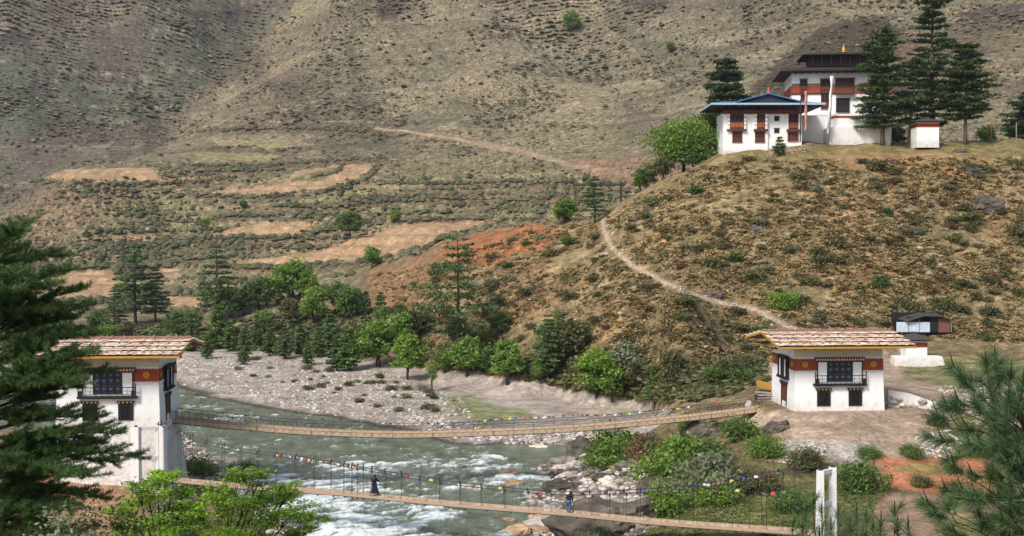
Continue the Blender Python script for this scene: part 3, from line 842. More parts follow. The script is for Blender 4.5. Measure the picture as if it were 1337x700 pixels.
# larger pines
put('pine_tree', BIGP[0], 177, 425, 112, None, 'tall dark pine with layered branches in front of the tan field at left')
put('pine_tree', BIGP[1], 203, 420, 72, None, 'smaller pine just right of the tall dark pine at left')
put('pine_tree', BIGP[2], 283, 418, 102, None, 'slim dark pine rising left of the wooded belt centre')
put('pine_tree', BIGP[1], 150, 432, 60, None, 'low spreading pine at the left foot of the tall dark pine')
cen_p = (conifer_meshes('open_pine', 221, 18, 13.5, 'pine', 12, 5, .26, .02, .7, .30, 6, .6, .0, .22), 18)
put('pine_tree', cen_p, 597, 478, 176, None, 'tall open pine with a bare trunk in front of the red hill')
put('pine_tree', PN[0], 478, 412, 34, None, 'small dark pine at the left foot of the red hill')
put('pine_tree', PN[1], 497, 420, 40, None, 'narrow dark pine between the wooded belt and the red hill')
put('pine_tree', BIGP[2], 716, 500, 92, None, 'dim pine rising from the scrub at the foot of the hill')
# trees near the ridge
put('pine_tree', BIGP[0], 777, 292, 66, None, 'sparse grey green pine beside the top of the hill path')
put('bushy_tree', (BR['bright'][0][0], 6), 737, 291, 36, None, 'bright green round bush on the ridge left of the sparse pine', cat='bush', sz=.8)
dead = MB(); pr = random.Random(5)
dead.path([(0,0,-.3),(.1,0,2.2),(0,.1,4.2)], [.16,.12,.04])
for k in range(14):
    a = pr.uniform(0, 6.28); z = pr.uniform(1.6, 3.6); L = pr.uniform(.8, 1.9)
    dead.path([(.05,0,z),(math.cos(a)*L*.6, math.sin(a)*L*.6, z+L*.5),(math.cos(a)*L, math.sin(a)*L, z+L*.65)], [.05,.03,.01], 4)
dt = link('bare_tree', dead.mesh('bare_tree', BARKD), None, G(811, 262, 243)); tag(dt, 'leafless small tree on the ridge beside the hill path', 'tree')
wil = (broad_meshes('willow', 141, 10, 14, 'bright', 130, 95, .34, .02, 2), 10)
wil2 = (broad_meshes('willow', 142, 10, 12, 'mid', 110, 90, .34, .02, 2), 10)
put('willow_tree', wil, 892, 226, 70, 246, 'broad bright green willow on the slope left of the blue roofed building')
put('willow_tree', wil2, 930, 212, 66, 250, 'darker green tree between the willow and the blue roofed building')
put('bushy_tree', BR['mid'][1], 845, 248, 32, 244, 'low green bush below the willow on the ridge', cat='bush')
put('bushy_tree', BR['olive'][0], 866, 238, 28, 243, 'yellowish bush under the left edge of the willow', cat='bush')
put('bushy_tree', BR['bright'][1], 836, 262, 26, 245, 'small bright bush at the lower end of the ridge greenery', cat='bush')
put('bushy_tree', BR['mid'][0], 905, 232, 24, 241, 'small green bush under the willow and above the scrub slope', cat='bush')
# trees at the temple
def cyp(seed, h, w, **k):
    a = dict(whorls=22, nb=7, trunk=.22, droop=.02, tuft=.8, leaf=.32, per=15, taper=.42, gap=.24, rag=.45, bark=BARK); a.update(k)
    return (conifer_meshes('cypress', seed, h, w, 'cypress', **a), h)
def putp(m, u, v, px, D, label):
    return put('cypress_tree', m, u, v, px, D, label)
putp(cyp(301, 22, 13, trunk=.17), 1152, 190, 153, 236, 'dark conical cypress with bare trunk in front of the upper temple')
c2 = cyp(302, 18, 9, lean=.10, whorls=18, gap=.3, per=9, bark=BARKG); c2m = put('cypress_tree', c2, 1186, 188, 128, 240, 'thin greyish cypress with a leaning pale trunk', rz=0)
putp(cyp(303, 30, 11.5, trunk=.12), 1218, 186, 216, 250, 'tallest dark cypress on the hilltop, rising past the top edge')
putp(cyp(304, 20, 12.5, trunk=.28), 1260, 188, 132, 238, 'dark cypress with a stout bare trunk right of the small shrine')
putp(cyp(305, 14, 12, trunk=.1), 1343, 172, 92, 262, 'dark cypress cut by the right edge of the picture')
putp(cyp(306, 16, 7, trunk=.05, gap=.05, per=22), 948, 178, 172, 285, 'dark evergreen behind the blue roofed building')
put('bushy_tree', BR['dark'][0], 1172, 186, 26, 252, 'dark green bush behind the trunks right of the white terrace', cat='bush')
put('bushy_tree', BR['dark'][0], 1290, 190, 26, 256, 'dark bush behind the stout cypress', cat='bush')
put('young_pine', (conifer_meshes('fir', 307, 4, 3.2, 'pine', 9, 6, .06, .0, .35, .26, 8), 4), 1018, 190, 26, 231, 'little fir tree in front of the blue roofed building')
# lone trees on the mountain and the benches
for u, v, px, k, lb in [(747,44,24,'bright','lone green tree high on the mountain slope'),(457,312,36,'mid','green tree at the left end of the long ploughed field'),
    (486,350,26,'bright','bright bush at the corner of the long ploughed field'),(516,292,16,'bright','small bright bush above the long ploughed field'),
    (318,274,12,'mid','small green bush below the looped field'),(268,300,14,'bright','small bright bush beside the pale green strip'),(876,70,14,'mid','small green bush right of the lone tree on the mountain')]:
    put('bushy_tree', BR[k][0], u, v, px, None, lb, cat='tree')

# ---- hillside shrubs as individuals: near hill and the right bank
SH = [shrub_mesh('shrub_olive', 400, .9, 1.6, 'olive'), shrub_mesh('shrub_olive', 401, .8, 1.9, 'olive'), shrub_mesh('shrub_dark', 402, 1.0, 1.5, 'dark'),
      shrub_mesh('shrub_brown', 403, .7, 1.6, 'brown'), shrub_mesh('shrub_grey', 404, .8, 1.5, 'grey'), shrub_mesh('shrub_mid', 405, .9, 1.6, 'mid')]
SHL = ['low olive shrub on the dry hillside', 'low olive shrub on the dry hillside', 'dark green shrub on the dry hillside', 'withered brown shrub on the dry hillside', 'grey leaved shrub on the dry hillside', 'fresh green shrub on the dry hillside']
def scatter_uv(n, poly, seed, D0=100, D1=330):
    r = np.random.default_rng(seed); us = np.array([p[0] for p in poly]); vs = np.array([p[1] for p in poly]); out = []
    uu = r.uniform(us.min(), us.max(), n * 4); vv = r.uniform(vs.min(), vs.max(), n * 4)
    ok = inpoly(uu, vv, poly); return uu[ok][:n], vv[ok][:n]
# lookup of ground by photo position from the sheet itself (vectorised): nearest visible sheet vertex
def hits(us, vs, lo=60.0, hi=1100.0):
    out = np.zeros((len(us), 3)); D = np.exp(np.linspace(math.log(lo), math.log(hi), 900))
    ai = np.clip(np.searchsorted(aa, (us - 668.5) / F), 0, len(aa) - 1)
    for n, (u, v, k) in enumerate(zip(us, vs, ai)):
        c = V_[:, k]; m = np.nonzero((c <= v) & (DD > lo))[0]
        i = m[0] if len(m) else len(DD) - 1
        out[n] = (aa[k] * DD[i], DD[i], Z_[i, k])
    return out
HILLP = [(1337,450),(1337,207),(1240,207),(1100,209),(965,209),(905,222),(862,246),(826,262),(788,288),(745,294),(700,298),(560,345),(480,362),(560,470),(700,500),(860,510),(1000,470),(1150,445),(1200,440)]
us, vs = scatter_uv(270, HILLP, 12)
hp = hits(us, vs)
hillpath = [(787,282),(788,300),(798,322),(822,345),(870,370),(905,384),(940,394),(985,404),(1040,432),(1075,446)]
pd = segdist(us, vs, hillpath)
k = 0
for (x, y, z), dd in zip(hp, pd):
    if dd < 10: continue
    t = rng.choice(6, p=[.36,.33,.07,.14,.09,.01]); s = rng.uniform(.9, 1.5) * (1 + .9 * rng.random() ** 3)
    o = link('hillside_shrub', SH[t], None, (x, y, z - .1)); o.scale = (s * rng.uniform(.9, 1.4), s, s * rng.uniform(.7, 1.0)); o.rotation_euler = (0, 0, rng.uniform(0, 6.28))
    tag(o, SHL[t], 'shrub', SHL[t].replace('shrub', 'shrubs'))

# ---- the rest of the scrub: stuff
def blob_template(seed, nl):
    r = np.random.default_rng(seed)
    q = _unit(nl, r) * (.5 + .5 * r.random(nl))[:, None] * np.array([.5, .5, .38]); q[:, 2] = np.abs(q[:, 2])
    return leaves(q, .27, r, .3, 1.3)
def dome_mass(name, pts, size, mat, label, seed=1, flat=.9, sub=2):
    import bmesh
    r = np.random.default_rng(seed); T = []
    for k in range(6):
        bm = bmesh.new(); bmesh.ops.create_icosphere(bm, subdivisions=sub, radius=.5)
        bmesh.ops.delete(bm, geom=[v for v in bm.verts if v.co.z < -.2], context='VERTS')
        for v in bm.verts: v.co *= r.uniform(.66, 1.2)
        bm.verts.index_update(); T.append((np.array([v.co[:] for v in bm.verts]), np.array([[q.index for q in f.verts] for f in bm.faces]))); bm.free()
    n = len(pts); V = []; Fc = []; n0 = 0
    ch = r.integers(0, 6, n); an = r.uniform(0, 6.28, n)
    for k in range(6):
        m = ch == k; tv, tf = T[k]; c, s_ = np.cos(an[m])[:, None], np.sin(an[m])[:, None]; sz = size[m][:, None]; st = (.9 + .5 * r.random(m.sum()))[:, None]
        X = tv[:, 0] * c * st - tv[:, 1] * s_; Y = tv[:, 0] * s_ * st + tv[:, 1] * c
        V.append(np.stack([X * sz + pts[m][:, 0:1], Y * sz + pts[m][:, 1:2], tv[:, 2] * sz * flat + pts[m][:, 2:3]], -1).reshape(-1, 3))
        Fc.append((tf[None] + n0 + (np.arange(m.sum()) * len(tv))[:, None, None]).reshape(-1, 3)); n0 += m.sum() * len(tv)
    o = link(name, np_mesh(name, np.concatenate(V), np.concatenate(Fc), mat, True)); tag(o, label, 'scrub', None, 'stuff'); return o
def mass(name, pts, size, mat, label, nl=26, flat=1.0, seed=1):
    r = np.random.default_rng(seed); T = [blob_template(seed * 10 + k, nl) for k in range(6)]
    V = []; n = len(pts)
    an = r.uniform(0, 6.28, n); ch = r.integers(0, 6, n)
    base = np.stack([T[c][0] for c in range(6)])[ch]          # n,4nl,3
    c, s = np.cos(an)[:, None], np.sin(an)[:, None]; sz = size[:, None]
    X = (base[..., 0] * c - base[..., 1] * s) * sz * (1 + .5 * r.random(n))[:, None]; Y = (base[..., 0] * s + base[..., 1] * c) * sz; Z = base[..., 2] * sz * flat
    V = np.stack([X + pts[:, 0:1], Y + pts[:, 1:2], Z + pts[:, 2:3]], -1).reshape(-1, 3)
    Fq = np.arange(len(V)).reshape(-1, 4)
    o = link(name, np_mesh(name, V, Fq, mat)); tag(o, label, 'scrub', None, 'stuff'); return o

us, vs = scatter_uv(15000, HILLP, 13); hp = hits(us, vs)
dn = fbm(hp[:, 0] / 9, hp[:, 1] / 9, 91, 3); ok = (segdist(us, vs, hillpath) > 6) & (dn > -.6 + .5 * rng.random(len(us)))
hp = hp[ok]; mm = rng.random(len(hp))
scrub_near = island('scrub_near', [srgb(98,96,64), srgb(118,110,74), srgb(138,120,82), srgb(122,98,70)], .9, .1, .15, .35)
scrub_straw = island('scrub_straw', [srgb(140,114,76), srgb(166,140,96), srgb(184,160,116)], .9, .1, .15, .35)
sel = mm < .55
mass('hillside_scrub', hp[sel], .3 + 1.3 * rng.random(sel.sum()) ** 1.8, scrub_near, 'countless low dark scrub over the dry hill', 34, .95, 2)
mass('dry_grass_tufts', hp[~sel], rng.uniform(.3, 1.1, (~sel).sum()), scrub_straw, 'countless straw coloured grass tufts over the dry hill', 26, .7, 3)
# far mountain and terraces
FARP = [(-40,-20),(1377,-20),(1377,196),(1040,190),(940,205),(860,248),(780,290),(640,300),(560,332),(470,350),(440,372),(300,400),(-40,400)]
us, vs = scatter_uv(60000, FARP, 14); hp = hits(us, vs, 250)
fieldish = np.zeros(len(us), bool)
for pl in ([(55,234),(85,219),(205,219),(205,238)], [(268,253),(330,243),(385,224),(487,214),(478,229),(424,248),(345,255)], [(263,310),(340,290),(404,290),(404,300),(372,310)],
           [(293,345),(420,328),(530,291),(642,287),(604,302),(520,333),(400,348)], [(20,391),(60,353),(150,353),(150,389)], [(278,182),(392,184),(352,197),(284,192)], [(248,199),(372,203),(340,211),(255,211)], [(206,351),(236,351),(233,364),(214,363)], [(216,387),(264,388),(256,402),(223,401)]):
    fieldish |= inpoly(us, vs, pl)
fieldish |= segdist(us, vs, [(490,168),(560,176),(640,190),(680,199),(775,222)]) < 4
dn = fbm(hp[:, 0] / 40, hp[:, 1] / 55, 92, 4)
ok = ~fieldish & (rng.random(len(us)) < .12 + .95 * sm(-.35, .45, dn + .5 * fbm(hp[:, 0] / 12, hp[:, 1] / 18, 94, 2))); hp = hp[ok]; dn = dn[ok]
sz = (.34 + .95 * rng.random(len(hp)) ** 6) * 3.2 * (1 + .8 * np.clip(fbm(hp[:, 0] / 30, hp[:, 1] / 40, 97, 3), 0, 1)) * np.clip(hp[:, 1] / 650, .5, 1.2)
scrub_far = island('scrub_far', [srgb(74,76,56), srgb(98,98,70), srgb(134,124,92), srgb(108,90,72), srgb(84,88,62)], .95, .05, .03, .35)
dome_mass('mountain_scrub', hp, sz * .82, scrub_far, 'countless bushes dotted over the far mountain slope', 4, 1.25, 1)
# hedge-like scrub along the terrace edges and in the valley bottom
us, vs = scatter_uv(8500, [(0,250),(200,238),(300,205),(480,232),(760,232),(830,245),(780,288),(700,292),(560,332),(470,350),(440,380),(300,410),(0,410),(0,330)], 15)
hp = hits(us, vs, 300)
fieldish = np.zeros(len(us), bool)
for pl in ([(268,253),(330,243),(385,224),(487,214),(478,229),(424,248),(345,255)], [(263,310),(340,290),(404,290),(404,300),(372,310)],
           [(293,345),(420,328),(530,291),(642,287),(604,302),(520,333),(400,348)], [(20,391),(60,353),(150,353),(150,389)], [(206,351),(236,351),(233,364),(214,363)], [(216,387),(264,388),(256,402),(223,401)], [(98,312),(204,306),(206,315),(108,320)]):
    fieldish |= inpoly(us, vs, pl)
q = hp[:, 2] / 3.1 + .5 * fbm(hp[:, 0] / 90, hp[:, 1] / 90, 5, 3); fr = q - np.floor(q)
ok = ~fieldish & (((fr > .74) & (fbm(hp[:, 0] / 30, hp[:, 1] / 12, 99, 2) > -.15)) | (hp[:, 2] < 10) | (fbm(hp[:, 0] / 25, hp[:, 1] / 25, 93, 3) > .14)); hp = hp[ok]
scrub_bench = island('scrub_bench', [srgb(64,68,50), srgb(86,88,64), srgb(108,106,80), srgb(88,76,60)], .95, .05, .05, .35)
hq = []
for hl in HEDGES:
    L_ = sum(math.dist(hl[i], hl[i + 1]) for i in range(len(hl) - 1)); nn_ = int(L_ * 1.1)
    xs_ = np.linspace(0, len(hl) - 1, nn_); uu = np.interp(xs_, range(len(hl)), [p[0] for p in hl]) + rng.normal(size=nn_) * 1.5; vv = np.interp(xs_, range(len(hl)), [p[1] for p in hl]) + rng.normal(size=nn_) * .9
    keep_ = fbm(uu / 22, vv / 9, 98, 2) > -.35; hq.append(hits(uu[keep_], vv[keep_], 300))
hq = np.concatenate(hq); dome_mass('hedge_scrub', hq, .9 + 2.0 * rng.random(len(hq)) ** 2, scrub_bench, 'dark hedge-like bushes lining the field terraces', 6, 1.0)
dome_mass('terrace_scrub', hp, .5 + 2.6 * rng.random(len(hp)) ** 3, scrub_bench, 'thick grey green scrub between the field terraces', 5, 1.2)
# scrub and weeds on the right bank near the short bridge, left bank and belt floor
us, vs = scatter_uv(3600, [(850,590),(930,545),(1000,590),(1060,607),(1140,608),(1150,720),(830,720),(845,650)], 16); hp = hits(us, vs, 60); hp = hp[fbm(hp[:, 0] / 4, hp[:, 1] / 5, 95, 3) > -.1]
weeds = island('weeds', [srgb(72,84,40), srgb(100,112,56), srgb(132,134,76)], .9, .1, .3, .35)
mass('bank_weeds', hp, rng.uniform(.12, .55, len(hp)), weeds, 'mixed weeds and grass on the right river bank', 22, .7, 6)
us, vs = scatter_uv(1500, [(1210,560),(1337,520),(1337,700),(1225,700),(1215,640),(1300,620),(1210,595)], 17); hp = hits(us, vs, 60); hp = hp[fbm(hp[:, 0] / 4, hp[:, 1] / 5, 96, 3) > 0]
mass('bank_weeds', hp, rng.uniform(.12, .5, len(hp)), weeds, 'mixed weeds beside the red earth patch', 22, .7, 7)
us, vs = scatter_uv(1500, [(0,425),(240,425),(480,400),(500,470),(330,458),(0,452)], 18); hp = hits(us, vs, 150)
mass('belt_undergrowth', hp, rng.uniform(1.0, 2.8, len(hp)), island('undergrowth', [srgb(56,66,40), srgb(84,92,58), srgb(108,108,74)], .9, .1, .1, .35), 'undergrowth below the wooded belt', 20, .7, 8)
us, vs = scatter_uv(900, [(490,440),(700,470),(860,480),(1000,465),(1000,500),(940,520),(860,530),(780,515),(640,488),(540,480)], 19); hp = hits(us, vs, 120)
mass('slope_foot_undergrowth', hp, rng.uniform(.8, 2.4, len(hp)), MAT['leaf_olive'], 'undergrowth along the foot of the dry hill', 26, .75, 9)
us, vs = scatter_uv(46, [(300,466),(420,472),(520,500),(600,520),(560,545),(430,520),(300,490)], 41); hp = hits(us, vs, 100)
for x, y, z in hp:
    o = link('bar_shrub', SH[int(rng.choice([0, 1, 4]))], None, (x, y, z - .05)); q_ = rng.uniform(.5, 1.25); o.scale = (q_ * 1.2, q_, q_ * .9); o.rotation_euler = (0, 0, rng.uniform(0, 6.28))
    tag(o, 'small grey green shrub growing among the cobbles of the gravel bar', 'shrub', 'shrubs on the gravel bar')
print('vegetation done')
# ================================================================ building materials
def whitewash(name, base=(.82,.815,.795), dirt=.75):
    m = NT(name)
    n = m.noise(.9, 7, .72); st = m.noise(2.2, 5, .7, stretch=(2.2, 2.2, .35))
    c = m.mix(m.math('MULTIPLY', m.ramp(st, [(.56, 0), (.85, 1)]), dirt), base, (.56,.51,.44))
    c = m.mix(m.math('MULTIPLY', m.ramp(n, [(.5, 0), (.8, 1)]), dirt * .5), c, (.60,.57,.52))
    br = m.n.new('ShaderNodeTexBrick'); br.inputs['Scale'].default_value = 2.4; br.inputs['Mortar Size'].default_value = .018
    mp = m.n.new('ShaderNodeMapping'); mp.inputs['Rotation'].default_value = (math.pi / 2, 0, 0); m.l.new(m.tc.outputs['Object'], mp.inputs['Vector']); m.l.new(mp.outputs[0], br.inputs['Vector'])
    sx = m.n.new('ShaderNodeSeparateXYZ'); m.l.new(m.tc.outputs['Object'], sx.inputs[0])
    sp2 = m.math('MULTIPLY', m.math('SUBTRACT', 1.0, m.math('DIVIDE', sx.outputs['Z'], 1.3), True), m.ramp(m.noise(1.7, 6, .75), [(.35, 0), (.65, .8)]))
    c = m.mix(sp2, c, (.44,.36,.28))
    c = m.mix(m.math('MULTIPLY', br.outputs['Fac'], .22), c, (.5,.47,.42))
    m.col(c).rough(.92).spec(.15); m.bump(m.math('ADD', m.noise(6, 5, .7), m.math('MULTIPLY', n, .8)), .55, .05)
    return m.m
WHITE = whitewash('whitewash'); WHITE2 = whitewash('whitewash_rough', (.74,.73,.70), 1.0)
PIERW = whitewash('whitewash_stained', (.76,.75,.73), 1.1)
REDB = plain('red_ochre', srgb(142, 66, 44), .2, 3, .8, .1)
DARKW = plain('dark_wood', srgb(52, 42, 40), .3, 8, .7, .2)
BLACKW = plain('black_wood', srgb(34, 30, 32), .3, 8, .7, .2)
BROWNW = plain('brown_wood', srgb(104, 56, 40), .3, 8, .7, .2)
ORNG = plain('orange_wood', srgb(158, 92, 52), .3, 6, .7, .2)
YEL = plain('ochre_yellow', srgb(176, 134, 48), .12, 4, .6, .1)
CREAM = plain('cream_plaster', srgb(204, 194, 174), .12, 3, .85, .1)
PANEW = plain('white_shutter', srgb(226, 226, 226), .05, 4, .6, 0)
NAVY = plain('navy_panel', srgb(48, 50, 62), .3, 5, .5, .1)
BLUEP = plain('blue_paint', srgb(74, 90, 116), .2, 5, .5, .1)
SHINGLE = island('shingles', [srgb(196,168,142), srgb(216,194,170), srgb(236,222,206), srgb(204,178,152), srgb(226,206,184)], .9, .1, 1.2, .3)
BATTEN = plain('roof_batten', srgb(142, 100, 86), .25, 5, .85, .2)
STONE_D = plain('roof_stone', srgb(150, 124, 108), .35, 4, .9, .4, .03)
SLATE = plain('dark_slate', srgb(70, 66, 64), .3, 3, .9, .4, .04)
ROCK = None

def rock_mesh(name, seed, mat, sub=4, rough=.34):
    import bmesh
    bm = bmesh.new(); bmesh.ops.create_icosphere(bm, subdivisions=sub, radius=1)
    r = random.Random(seed)
    planes = [(Vector((r.uniform(-1,1), r.uniform(-1,1), r.uniform(-.4,1))).normalized(), r.uniform(.55,.88)) for _ in range(9)]
    from mathutils import noise
    off = Vector((seed * 3.7, seed * 1.3, 0))
    for v in bm.verts:
        p = v.co.copy()
        for n, d in planes:
            e = p.dot(n) - d
            if e > 0: p -= n * e * .85
        p *= 1 + rough * noise.noise(p * 1.6 + off) + rough * .4 * noise.noise(p * 5 + off) + rough * .2 * noise.noise(p * 13 + off)
        p.z *= .72
        v.co = p
    me = bpy.data.meshes.new(name); bm.to_mesh(me); bm.free(); me.materials.append(mat)
    return me

def rockmat(name, a, b, c):
    m = NT(name)
    n = m.noise(1.3, 8, .7); oi = m.n.new('ShaderNodeObjectInfo')
    col_ = m.ramp(n, [(.3, a), (.5, b), (.72, c)])
    col_ = m.mix(1.0, col_, m.ramp(oi.outputs['Random'], [(0, (.72,.72,.74)), (1, (1.25,1.2,1.12))]), 'MULTIPLY')
    m.col(col_).rough(.88).spec(.2); m.bump(m.noise(4, 8, .75), .8, .12)
    return m.m
ROCKG = rockmat('rock_grey', srgb(84,79,72), srgb(130,123,114), srgb(172,164,152))
ROCKD = rockmat('rock_dark', srgb(54,51,46), srgb(86,80,72), srgb(130,122,110))
ROCKT = rockmat('rock_tan', srgb(138,104,78), srgb(178,146,114), srgb(206,184,158))
ROCKW = rockmat('rock_pale', srgb(150,140,130), srgb(196,186,174), srgb(220,212,204))
RG = [rock_mesh('rock', k, ROCKG) for k in range(4)]; RD = [rock_mesh('rock', 10 + k, ROCKD) for k in range(3)]
RT = [rock_mesh('rock', 20 + k, ROCKT) for k in range(2)]; RWm = [rock_mesh('rock', 30 + k, ROCKW) for k in range(2)]
STM = rock_mesh('roof_stone', 41, STONE_D, 1, .15)

# ================================================================ gatehouse
def gatehouse(loc, rz, label, side, base_drop=0.0, width=9.3, stained=False):
    """origin: centre of the front wall at floor level. side=-1: door end at left, +1: at right"""
    W, Dp, Ht = width / 2, 8.4, 6.25
    root = empty('bridge_gatehouse', loc, rz); tag(root, label, 'gatehouse')
    bt = .22
    w = MB()
    bb = .25
    if base_drop:
        w.frus((-W - .2, W + .75, -.4, Dp + .9), (-W - .02, W + .02, -.02, Dp + .02), -base_drop, 0)
    else:
        w.frus((-W - .05, W + .05, -.05, Dp + .05), (-W, W, 0, Dp), -1.2, 0)
    # battered wall with real window openings is unnecessary at this size: frames stand proud of it
    w.frus((-W, W, 0, Dp), (-W + bt, W - bt, bt, Dp - bt), 0, Ht + .2)
    wo = w.build('wall', PIERW if stained else WHITE, root)
    def yf(z): return bt * z / Ht                     # front face y at height z
    def xs(z): return (W - bt * z / Ht)
    # recessed cream strip under the eaves, red band, white dentils
    b = MB(); b.box(-xs(5.9) - .02, xs(5.9) + .02, yf(5.9) - .03, yf(5.9) + .4, 5.45, 6.3); b.build('frieze', CREAM, root)
    b = MB(); b.frus((-xs(3.9) - .05, xs(3.9) + .05, yf(3.9) - .05, Dp - yf(3.9) + .05), (-xs(5.35) - .05, xs(5.35) + .05, yf(5.35) - .05, Dp - yf(5.35) + .05), 3.95, 5.3)
    b.build('red_band', REDB, root)
    # toothed trims
    for z, zz in ((3.86, 4.06), (5.24, 5.42)):
        t = MB()
        for k in range(34):
            x = -xs(z) + .1 + k * (2 * xs(z) - .2) / 33
            t.box(x - .07, x + .07, yf(z) - .10, yf(z) - .04, z, zz - .04)
        t.box(-xs(z) - .09, xs(z) + .09, yf(z) - .09, yf(z) - .03, zz - .04, zz)
        sx = side
        for k in range(30):
            y = .3 + k * (Dp - .6) / 29
            x0, x1 = sorted((sx * (xs(z) + .04), sx * (xs(z) + .10)))
            t.box(x0, x1, y - .07, y + .07, z, zz - .04)
        t.box(x0 - .003, x1 + .003, .1, Dp - .1, zz - .05, zz)
        t.build('tooth_trim', PANEW, root)
    # round emblems on the band
    for x in (-3.5, 3.5):
        e = MB(); e.tube((x, yf(4.7) - .12, 4.68), (x, yf(4.7) - .03, 4.68), .3, .3, 20)
        eo = e.build('emblem', YEL, root)
        q = MB(); q.tube((x, yf(4.7) - .15, 4.68), (x, yf(4.7) - .12, 4.68), .09, .09, 12); q.build('boss', ORNG, eo)
    for y in (1.0, 7.4):
        e = MB(); x = side * (xs(4.7)); e.tube((x + side * .03, y, 4.68), (x + side * .12, y, 4.68), .26, .26, 18); e.build('emblem', YEL, root)
    # large window of several lights with a balcony rail
    r = MB(); y0 = yf(4) - .26
    r.box(-2.55, 2.55, y0 - .05, .3, 5.02, 5.42)
    r.build('window_hood', BROWNW, root)
    h = MB()
    for k in range(18): h.box(-2.45 + k * .28, -2.33 + k * .28, y0 - .16, y0 - .05, 5.1, 5.28)
    h.build('hood_trim', CREAM, root)
    for nm, x0, x1, kind in (('shutter_window', -2.25, -1.3, 0), ('shutter_window', 1.3, 2.25, 0), ('carved_window', -1.24, 1.24, 1)):
        f = MB()
        f.box(x0 - .07, x1 + .07, y0, y0 + .3, 4.93, 5.02); f.box(x0 - .07, x0, y0, y0 + .3, 2.95, 4.93); f.box(x1, x1 + .07, y0, y0 + .3, 2.95, 4.93)
        if kind:
            for k in range(1, 4): xx = x0 + (x1 - x0) * k / 4; f.box(xx - .045, xx + .045, y0, y0 + .2, 2.95, 4.93)
            f.box(x0, x1, y0 + .01, y0 + .2, 3.9, 3.99); f.box(x0, x1, y0 + .01, y0 + .2, 4.45, 4.52)
        fo = f.build(nm, DARKW, root)
        p = MB(); p.box(x0, x1, y0 + .10, y0 + .28, 2.95, 4.93); p.build('pane', NAVY if kind else PANEW, fo)
        if kind:
            for k in range(4):
                for zc in (3.45, 4.2, 4.72):
                    xx = x0 + (x1 - x0) * (k + .5) / 4; a = MB(); a.tube((xx, y0 + .06, zc), (xx, y0 + .1, zc), .17 if zc < 4.6 else .12, None, 10); a.build('light', BLUEP, fo)
    rl = MB(); y1 = y0 - .28
    rl.box(-2.7, 2.7, y1, .2, 2.55, 2.78); rl.box(-2.65, 2.65, y1, y1 + .07, 3.56, 3.63)
    for x in (-2.63, 2.57): rl.box(x, x + .08, y1, y1 + .08, 2.78, 4.0)
    rl.box(-2.6, -2.2, y1 + .01, y1 + .06, 2.8, 3.3); rl.box(2.2, 2.6, y1 + .01, y1 + .06, 2.8, 3.3)
    for k in range(9): xx = -1.9 + k * .475; rl.box(xx - .012, xx + .012, y1 + .02, y1 + .05, 2.78, 3.56)
    rl.build('balcony', BLACKW, root)
    # two small windows
    for x in (-1.62, 1.62):
        f = MB(); yy = yf(1.4) - .12
        f.box(x - .78, x + .78, yy - .1, .2, 2.10, 2.30); f.box(x - .68, x - .42, yy, .2, .62, 2.1); f.box(x + .42, x + .68, yy, .2, .62, 2.1)
        f.box(x - .68, x + .68, yy, .2, .5, .66); f.box(x - .42, x + .42, yy, .2, 1.9, 2.1)
        fo = f.build('window', BLACKW, root)
        p = MB(); p.box(x - .42, x + .42, yy + .04, yy + .2, .66, 1.9)
        p.build('pane', plain('window_dark', srgb(22, 24, 28), .2, 2, .3, 0) if 'window_dark' not in bpy.data.materials else bpy.data.materials['window_dark'], fo)
        p = MB()
        for k in range(4): p.tube((x - .55 + k * .37, yy - .12, 2.18), (x - .55 + k * .37, yy - .09, 2.18), .07, None, 8)
        p.build('knob', YEL, fo)
        mu = MB(); mu.box(x - .03, x + .03, yy + .0, yy + .036, .66, 1.9); mu.box(x - .42, x + .42, yy + .0, yy + .034, 1.25, 1.31); mu.build('mullion', BLACKW, fo)
    # end wall: door and upper window
    def X(a, z=2): return side * (xs(z) + a)
    def sbox(m, a0, a1, y0, y1, z0, z1):
        x0, x1 = sorted((X(a0), X(a1))); m.box(x0, x1, y0, y1, z0, z1)
    f = MB(); sbox(f, .0, .12, 2.6, 2.8, 0.02, 2.35); sbox(f, .0, .12, 4.3, 4.5, .02, 2.35); sbox(f, .0, .2, 2.5, 4.6, 2.3, 2.5); sbox(f, .0, .22, 2.4, 4.7, 2.52, 2.62)
    d = MB(); sbox(d, .02, .05, 2.8, 4.3, .02, 2.3); do = d.build('door', BROWNW, root); f.build('door_frame', DARKW, do)
    f = MB(); sbox(f, -.02, .42, 2.0, 5.2, 2.95, 3.2); sbox(f, -.02, .36, 2.1, 5.1, 5.0, 5.35); sbox(f, -.02, .32, 2.1, 2.3, 3.2, 5.0); sbox(f, -.02, .32, 4.9, 5.1, 3.2, 5.0); sbox(f, -.02, .30, 3.1, 3.2, 3.2, 5.0); sbox(f, -.02, .30, 4.0, 4.1, 3.2, 5.0)
    fo = f.build('end_window', BLACKW, root)
    p = MB(); sbox(p, .0, .2, 2.3, 3.1, 3.2, 5.0); p.build('shutter', PANEW, fo); p = MB(); sbox(p, .0, .2, 4.1, 4.9, 3.2, 5.0); p.build('shutter', PANEW, fo)
    p = MB(); sbox(p, .0, .2, 3.2, 4.0, 3.2, 5.0); p.build('pane', NAVY, fo)
    # beam ends under the roof
    bm_ = MB()
    for k in range(9):
        x = -W + .5 + k * (2 * W - 1) / 8; bm_.box(x - .1, x + .1, -2.0, Dp + 2.0, 6.38, 6.55)
    bm_.box(-W - 1.9, W + 1.9, .5, .75, 6.2, 6.4); bm_.box(-W - 1.9, W + 1.9, Dp - .75, Dp - .5, 6.2, 6.4)
    bm_.build('rafter', BROWNW, root)
    # roof: two slopes of shingle courses
    ez, rzz, ox, oy = 6.56, 7.6, 2.15, 2.3
